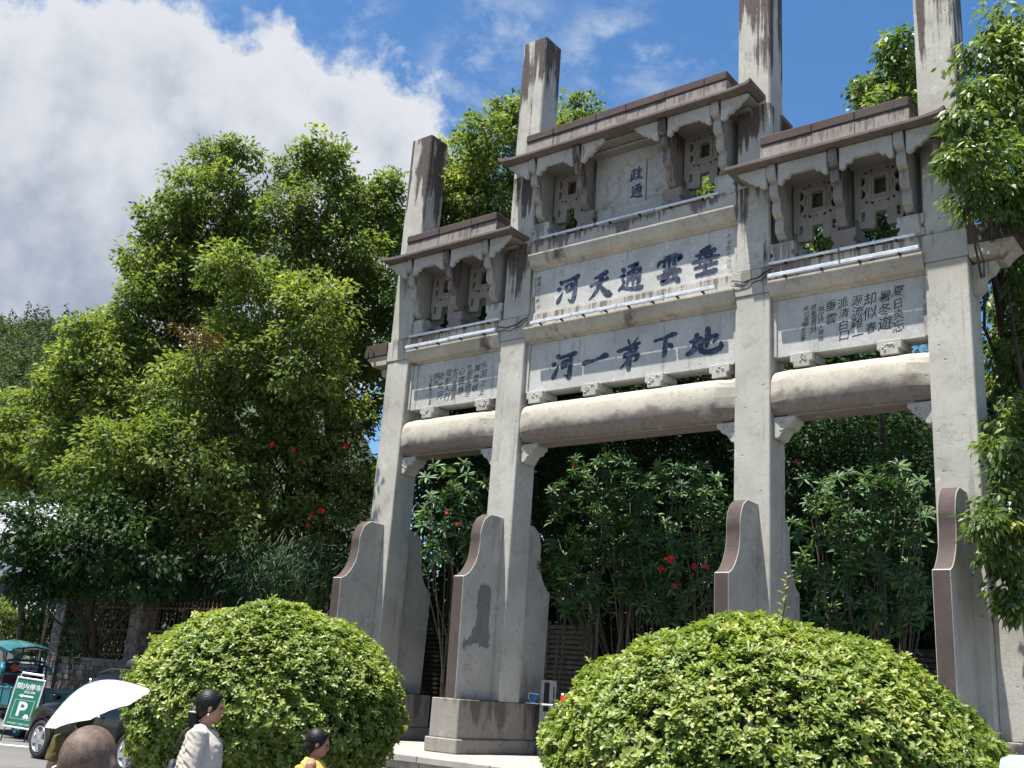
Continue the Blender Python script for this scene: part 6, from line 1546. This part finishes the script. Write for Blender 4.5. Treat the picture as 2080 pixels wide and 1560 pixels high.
def person(label, foot_, h, rz, top, bottom, skin, pose, name='person', head_tilt=0.0, turn=0.0, female=True, voxel=0.009, hs=None, lean=0.0):
    """body facing +X; pose gives elbow / wrist offsets and stride; returns (thing, head centre, M, s)"""
    t = thing(name, label, 'person', tuple(foot_), rz); k = h/1.65; hs = hs or k**0.5
    hc = Vector((0.045+lean*1.4, 0, 1.535))*k; hc.z = h-0.112*hs
    b = MB(); Mh = head_shapes(b, hc, hs, head_tilt, turn)
    nk = Vector((0.01+lean*1.1, 0, 1.36))*k
    b.tube([nk-Vector((0, 0, 0.04)), nk+Vector((0.01, 0, 0.04)), hc+Vector((-0.015, 0, -0.05))], [0.062*k, 0.05*k, 0.052*k], 10)
    sw = (0.165 if female else 0.19)*k
    def V(x, y, z): return Vector((x+lean*max(0, z-0.9)*2.2, y, z))*k
    b.tube([V(0, 0, 0.88), V(0.01, 0, 1.05), V(0.01, 0, 1.22), V(0, 0, 1.33), V(0, 0, 1.38)], [0.135*k, 0.118*k, 0.135*k, 0.10*k, 0.05*k], 14)
    for s, key in ((-1, 'R'), (1, 'L')):
        sh = Vector((V(0, 0, 1.315).x, s*sw, 1.315*k)); e = sh+Vector(pose[key][0])*k; w = e+Vector(pose[key][1])*k
        b.tube([Vector((V(0, 0, 1.32).x, s*sw*0.4, 1.33*k)), sh, (sh+e)/2, e, (e+w)/2, w], [0.06*k, 0.052*k, 0.045*k, 0.038*k, 0.034*k, 0.024*k], 10)
        hand(b, w, w-e, k, s)
        st = pose['stride']*s; hp = V(0, s*0.085, 0.88); kn = Vector((st*0.55, s*0.09, 0.47))*k; an = Vector((st-0.03, s*0.09, 0.075))*k
        b.tube([hp, (hp+kn)/2+Vector((0.01, 0, 0)), kn, (kn+an)/2+Vector((-0.015, 0, 0.03)), an], [0.09*k, 0.075*k, 0.055*k, 0.054*k, 0.038*k], 12)
        b.tube([an+Vector((-0.03, 0, -0.03))*k, an+Vector((0.05, 0, -0.04))*k, an+Vector((0.15, 0, -0.052))*k], [0.036*k, 0.036*k, 0.022*k], 10)
    body = remesh(b, 'body', skin, t, voxel)
    eyes(body, hc, hs, Mh)
    # top
    if top:
        b = MB(); full = top.get('full', 1.0)
        b.tube([V(0.0, 0, top.get('hem', 0.93)), V(0.015, 0, 1.0), V(0.02, 0, 1.15), V(0.025, 0, 1.25), V(0.0, 0, 1.345), V(0.005, 0, 1.385)], [0.158*k*full, 0.172*k*full, 0.163*k*full, 0.155*k, 0.115*k, 0.066*k], 16)
        if female: b.ell(V(0.10, 0.06, 1.20), (0.07*k, 0.07*k, 0.075*k)); b.ell(V(0.10, -0.06, 1.20), (0.07*k, 0.07*k, 0.075*k))
        for s, key in ((-1, 'R'), (1, 'L')):
            sh = Vector((V(0, 0, 1.32).x, s*sw, 1.325*k)); e = sh+Vector(pose[key][0])*k; w = e+Vector(pose[key][1])*k
            if top['sleeve'] == 'long': b.tube([Vector((sh.x, s*sw*0.3, 1.345*k)), sh, (sh+e)/2, e, (e+w)/2, e+(w-e)*0.93], [0.07*k, 0.078*k, 0.076*k, 0.070*k, 0.064*k, 0.040*k], 12)
            elif top['sleeve'] == 'short': b.tube([Vector((sh.x, s*sw*0.3, 1.345*k)), sh, sh+(e-sh)*0.62], [0.07*k, 0.072*k, 0.072*k], 12)
        def wr(co):
            n = 0.0040*math.sin(co.z*70+co.y*30+5*math.sin(co.x*21))*math.sin(co.x*19+co.z*13)+0.0015*math.sin(co.z*150+co.x*90)
            return co*1.0+Vector((n, n*0.8, 0))
        remesh(b, top['name'], top['mat'], t, voxel, 3, wr)
    if bottom:
        b = MB(); b.tube([V(0, 0, 0.80), V(0, 0, 0.90), V(0.005, 0, 1.0)], [0.165*k, 0.165*k, 0.148*k], 14)
        for s in (-1, 1):
            st = pose['stride']*s; hp = V(0, s*0.085, 0.86); kn = Vector((st*0.55, s*0.09, 0.47))*k; an = Vector((st-0.03, s*0.09, 0.11))*k
            end = an if bottom.get('long', True) else kn+Vector((0, 0, 0.08))*k
            b.tube([hp, (hp+kn)/2+Vector((0.01, 0, 0)), kn, end] if bottom.get('long', True) else [hp, (hp+kn)/2, end], [0.108*k, 0.094*k, 0.074*k, 0.062*k] if bottom.get('long', True) else [0.108*k, 0.1*k, 0.1*k], 12)
        remesh(b, bottom['name'], bottom['mat'], t, voxel, 3)
    for s in (-1, 1):
        st = pose['stride']*s; an = Vector((st-0.03, s*0.09, 0.075))*k; b = MB()
        b.tube([an+Vector((-0.055, 0, -0.035))*k, an+Vector((0.04, 0, -0.035))*k, an+Vector((0.15, 0, -0.045))*k, an+Vector((0.185, 0, -0.052))*k], [0.036*k, 0.042*k, 0.032*k, 0.012*k], 10); b.build('shoe', M_black if not female else M_wtext, t)
    return t, hc, Mh, hs
def hair_cap(parent, hc, M, s, shell=0.012, low=-0.06, fringe=0.035, mat=None, nape=True):
    """combed-back hair: one mass over the skull, set back from the face"""
    b = MB(); H = Vector(hc)
    def E(p, r): b.ell(H+(M @ (Vector(p)*s)), tuple(x*s for x in r), 24, 16, M=M)
    E((-0.026, 0, 0.032), (0.100+shell*0.3, 0.078+shell, 0.090+shell*0.8))
    if nape: E((-0.060, 0, -0.020), (0.058, 0.072+shell*0.5, 0.080)); E((-0.02, 0.068, -0.005), (0.035, 0.022, 0.05)); E((-0.02, -0.068, -0.005), (0.035, 0.022, 0.05))
    E((0.030, 0, 0.085), (0.048, 0.060, 0.026))
    Mi = M.inverted()
    def fn(co):
        q = Mi @ (Vector(co)-H); a = math.atan2(q.y, q.z+0.02); n = 0.0011*math.sin(a*52+q.x*60)+0.0009*math.sin(a*97+q.x*30)
        return Vector(co)+(Vector(co)-H).normalized()*n
    return remesh(b, 'hair', mat or M_hair, parent, 0.006, 2, fn)
# ---- walking woman in a cream blouse
rzR = math.atan2(RGT[1], RGT[0])
M_cream = clothmat('cream_linen', (0.50, 0.455, 0.41)); M_denim = clothmat('navy_denim', (0.018, 0.026, 0.075), 0.3)
wp = at(436, 1405, 8.0)
t, hc, Mh, s = person('woman in a cream blouse walking right, dark hair tied back', (wp[0]-0.05, wp[1]-0.03, 0), float(wp[2])-0.005, rzR+0.12, {'name': 'blouse', 'mat': M_cream, 'sleeve': 'long', 'hem': 0.99, 'full': 1.05}, {'name': 'trousers', 'mat': M_denim}, M_skin,
    {'R': ((0.0, -0.03, -0.27), (0.06, 0.0, -0.23)), 'L': ((-0.05, 0.03, -0.27), (0.05, 0, -0.23)), 'stride': 0.24}, head_tilt=0.10, turn=0.12, hs=0.98)
hair_cap(t, hc, Mh, s, 0.016, low=-0.075, fringe=0.03)
mb = MB(); mb.tube([Vector(hc)+Mh @ Vector(p) for p in ((-0.09, 0, -0.01), (-0.115, 0, -0.07), (-0.10, 0, -0.13), (-0.075, 0, -0.19), (-0.05, -0.02, -0.24))], [0.035, 0.045, 0.042, 0.034, 0.008], 10); mb.build('ponytail', M_hair, t)
mb = MB(); mb.lathe([(0.036, -0.012), (0.048, 0), (0.036, 0.012)], 14, c=tuple(Vector(hc)+Mh @ Vector((-0.108, 0, -0.055)))); mb.build('hair_tie', M_wtext, t)
for q in (-1, 1): mb = MB(); mb.ell(Vector(hc)+Mh @ Vector((-0.003, q*0.083, -0.055)), (0.007, 0.007, 0.010), 8, 6); mb.build('earring', M_wtext, t)
bag = thing('shoulder_bag', 'dark navy bag hanging behind the walking woman', 'bag', (wp[0]-0.05, wp[1]-0.03, 0), rzR+0.12)
mb = MB(); mb.ell((-0.185, 0.05, 0.97), (0.045, 0.09, 0.13), 16, 12, fn=lambda d: 1+0.05*math.sin(9*d.z)); mb.build('pouch', plain('navy_nylon', (0.02, 0.025, 0.05), rough=0.6, bump=0.4), bag)
mb = MB(); mb.tube([(-0.19, 0.05, 1.15), (-0.15, 0.10, 1.30), (-0.02, 0.13, 1.40), (0.10, 0.10, 1.30)], 0.010, 6); mb.build('strap', M_black, bag)
# ---- child in yellow
cp = at(648, 1483, 8.8)
M_yellow = clothmat('yellow_cotton', (0.62, 0.42, 0.11), 0.3)
t, hc, Mh, s = person('child in a yellow top walking right, short dark hair', (cp[0]-0.02, cp[1]-0.02, 0), float(cp[2])-0.005, rzR+0.1, {'name': 'top', 'mat': M_yellow, 'sleeve': 'none', 'hem': 0.90}, {'name': 'shorts', 'mat': M_denim, 'long': False}, M_skin2,
    {'R': ((0.03, -0.03, -0.25), (0.08, 0.0, -0.20)), 'L': ((-0.06, 0.03, -0.25), (0.04, 0, -0.22)), 'stride': 0.2}, head_tilt=0.16, turn=0.0, female=False, hs=0.92)
hair_cap(t, hc, Mh, s, 0.016, low=-0.06, fringe=0.025)
mb = MB(); mb.tube([Vector(hc)+Mh @ (Vector(p)*s) for p in ((-0.09, 0.02, -0.02), (-0.11, 0.02, -0.07), (-0.095, 0.02, -0.12))], [0.03, 0.03, 0.006], 8); mb.build('hair_tail', M_hair, t)
for q in range(5):
    a = q*1.25; mb = MB(); mb.ell(Vector((-0.05+0.055*math.cos(a), 0.055*math.sin(a), hc.z-0.20)), (0.04, 0.04, 0.022), 8, 6); mb.build('ruffle', M_yellow, t)
# ---- man with a shaven head, from behind, close to the camera
bp = at(228, 1476, 3.05)
def stubble():
    m = NT('shaven_scalp'); n = m.noise(5, 4, 0.6); f = m.noise(420, 2, 0.7)
    z = m.z(); g_ = m.rng(z, float(bp[2])-0.15, float(bp[2])-0.09)
    c = m.mix(m.rng(n, 0.3, 0.7), (0.22, 0.125, 0.082), (0.17, 0.095, 0.062))
    c2 = m.mix(m.rng(m.math('ADD', m.math('MULTIPLY', f, 0.5), m.math('MULTIPLY', m.noise(38, 4, 0.7), 0.5)), 0.40, 0.60), (0.045, 0.036, 0.030), (0.15, 0.112, 0.088))
    m.col(m.mix(m.math('MULTIPLY', g_, 0.85), c, c2)); m.set(rough=0.6, spec=0.3); m.bump(f, 0.4, 0.002); return m.mat
M_scalp = stubble()
frz = math.atan2(FWD[1], FWD[0])
t, hc, Mh, s = person('man with a shaven head seen from behind, close in front', (bp[0]-0.05, bp[1]-0.05, 0), float(bp[2]), frz-0.15, {'name': 'shirt', 'mat': clothmat('grey_shirt', (0.22, 0.22, 0.24)), 'sleeve': 'short', 'hem': 0.9, 'full': 1.08}, {'name': 'trousers', 'mat': M_denim}, M_scalp,
    {'R': ((0.0, -0.05, -0.28), (0.06, 0.0, -0.24)), 'L': ((0.0, 0.05, -0.28), (0.06, 0, -0.24)), 'stride': 0.06}, female=False, voxel=0.009, hs=1.0)
mb = MB(); mb.tube([Vector(hc)+Mh @ Vector(p) for p in ((0.075, 0.075, -0.02), (0.02, 0.092, -0.005), (-0.022, 0.096, -0.015), (-0.028, 0.094, -0.035), (-0.01, 0.092, -0.055), (0.07, 0.07, -0.075))], 0.0028, 6); mb.build('mask_strap', M_wtext, t)
mb = MB(); mb.ell(Vector(hc)+Mh @ Vector((0.075, 0, -0.055)), (0.045, 0.075, 0.055), 16, 10, M=Mh); mb.build('face_mask', M_wtext, t)
# ---- person under the white umbrella
M_olive = clothmat('olive_cloth', (0.10, 0.085, 0.03), 0.4)
up_ = at(172, 1452, 8.0)
t, hc, Mh, s = person('person in an olive top hidden under the white umbrella', (up_[0], up_[1], 0), 1.46, frz+0.5, {'name': 'top', 'mat': M_olive, 'sleeve': 'short', 'hem': 0.9}, {'name': 'trousers', 'mat': M_denim}, M_skin,
    {'R': ((0.12, -0.02, -0.20), (0.10, 0.06, 0.18)), 'L': ((0.0, 0.04, -0.27), (0.06, 0, -0.23)), 'stride': 0.12}, female=True)
hair_cap(t, hc, Mh, s, 0.014)
M_umb = NT('umbrella_cloth'); nn = M_umb.noise(3, 4, 0.6); M_umb.col(M_umb.mix(nn, (0.47, 0.475, 0.455), (0.42, 0.425, 0.405))); M_umb.set(rough=0.75, spec=0.2); M_umb = M_umb.mat
M_seam = plain('umbrella_seam', (0.30, 0.30, 0.29), rough=0.8)
def umbrella(label, top, axis, R, depth, hand_pt, name='umbrella', mat=None):
    t = thing(name, label, 'umbrella', tuple(top)); ax = Vector(axis).normalized(); q = ax.to_track_quat('Z', 'Y').to_matrix().to_4x4()
    n = 8; rings = 7; mb = MB(); V = []; sub = 4; N = n*sub
    for j in range(rings+1):
        f = j/rings
        for k in range(N):
            a = 2*math.pi*k/N; sc = 1-0.055*f*(1-abs(math.cos(n*a/2)))
            r = R*f*sc; z = -depth*(1-math.cos(f*1.45))/(1-math.cos(1.45))-0.02*f*(1-abs(math.cos(n*a/2)))
            V.append(tuple(q @ Vector((r*math.cos(a), r*math.sin(a), z))))
    F = [(j*N+k, (j+1)*N+k, (j+1)*N+(k+1) % N, j*N+(k+1) % N) for j in range(rings) for k in range(N)]
    mb.add(V, F, 0, True); o = mb.build('canopy', mat or M_umb, t)
    for k in range(n):
        a = 2*math.pi*k/n; mb = MB(); mb.tube([q @ Vector((R*f*math.cos(a), R*f*math.sin(a), -depth*(1-math.cos(f*1.45))/(1-math.cos(1.45))+0.001)) for f in np.linspace(0.03, 1.0, 8)], 0.0022, 5); mb.build('seam', M_seam, t)
    for k in range(n):
        a = 2*math.pi*k/n; mb = MB(); pts = [q @ Vector((R*f*math.cos(a), R*f*math.sin(a), -depth*(1-math.cos(f*1.45))/(1-math.cos(1.45))-0.006)) for f in np.linspace(0.02, 1.0, 7)]; mb.tube(pts, 0.0025, 5); mb.build('rib', M_alu, t)
    hp = Vector(hand_pt)-Vector(top); mb = MB(); mb.tube([q @ Vector((0, 0, 0.03)), hp], 0.006, 6); mb.build('shaft', M_alu, t); mb = MB(); mb.tube([hp+(hp.normalized()*0.06), hp-hp.normalized()*0.06], 0.013, 8); mb.build('handle', M_black, t)
    return t
ut = at(186, 1387, 7.8)
wd = Vector(-RGT*0.27+FWD*0.05+UPV*0.95)   # canopy tilts towards the viewer and the sun
hp_ = Vector(hc); Rz = Matrix.Rotation(frz+0.5, 4, 'Z'); kk_ = 1.46/1.65
hand_w = Rz @ Vector((0.24*kk_, -0.165*kk_+0.04*kk_, 1.315*kk_-0.02*kk_)); hand_w = Vector((up_[0], up_[1], 0))+hand_w
umbrella('white umbrella tilted in front of the black car', tuple(ut), wd, 0.385, 0.19, tuple(hand_w))
# ---- person with a pale blue sun hat at the lower right corner
hp2 = at(2098, 1532, 4.0)
t, hc, Mh, s = person('person in a pale blue sun hat at the lower right corner', (hp2[0], hp2[1], 0), float(hp2[2])-0.03, frz, {'name': 'top', 'mat': clothmat('white_top', (0.6, 0.6, 0.62)), 'sleeve': 'short', 'hem': 0.9}, {'name': 'trousers', 'mat': M_denim}, M_skin,
    {'R': ((0.0, -0.04, -0.27), (0.06, 0.0, -0.23)), 'L': ((0.0, 0.04, -0.27), (0.06, 0, -0.23)), 'stride': 0.1}, voxel=0.012)
hair_cap(t, hc, Mh, s, 0.012)
hat = thing('sun_hat', 'pale blue bucket sun hat at the lower right corner', 'hat', (hp2[0], hp2[1], 0), frz)
mb = MB(); mb.lathe([(0.0, 0.135), (0.06, 0.132), (0.095, 0.115), (0.108, 0.06), (0.112, 0.02), (0.165, -0.02), (0.168, -0.024), (0.112, 0.012)], 28, c=tuple(hc)); mb.build('crown_and_brim', clothmat('pale_blue_cloth', (0.36, 0.45, 0.56), 0.2), hat)
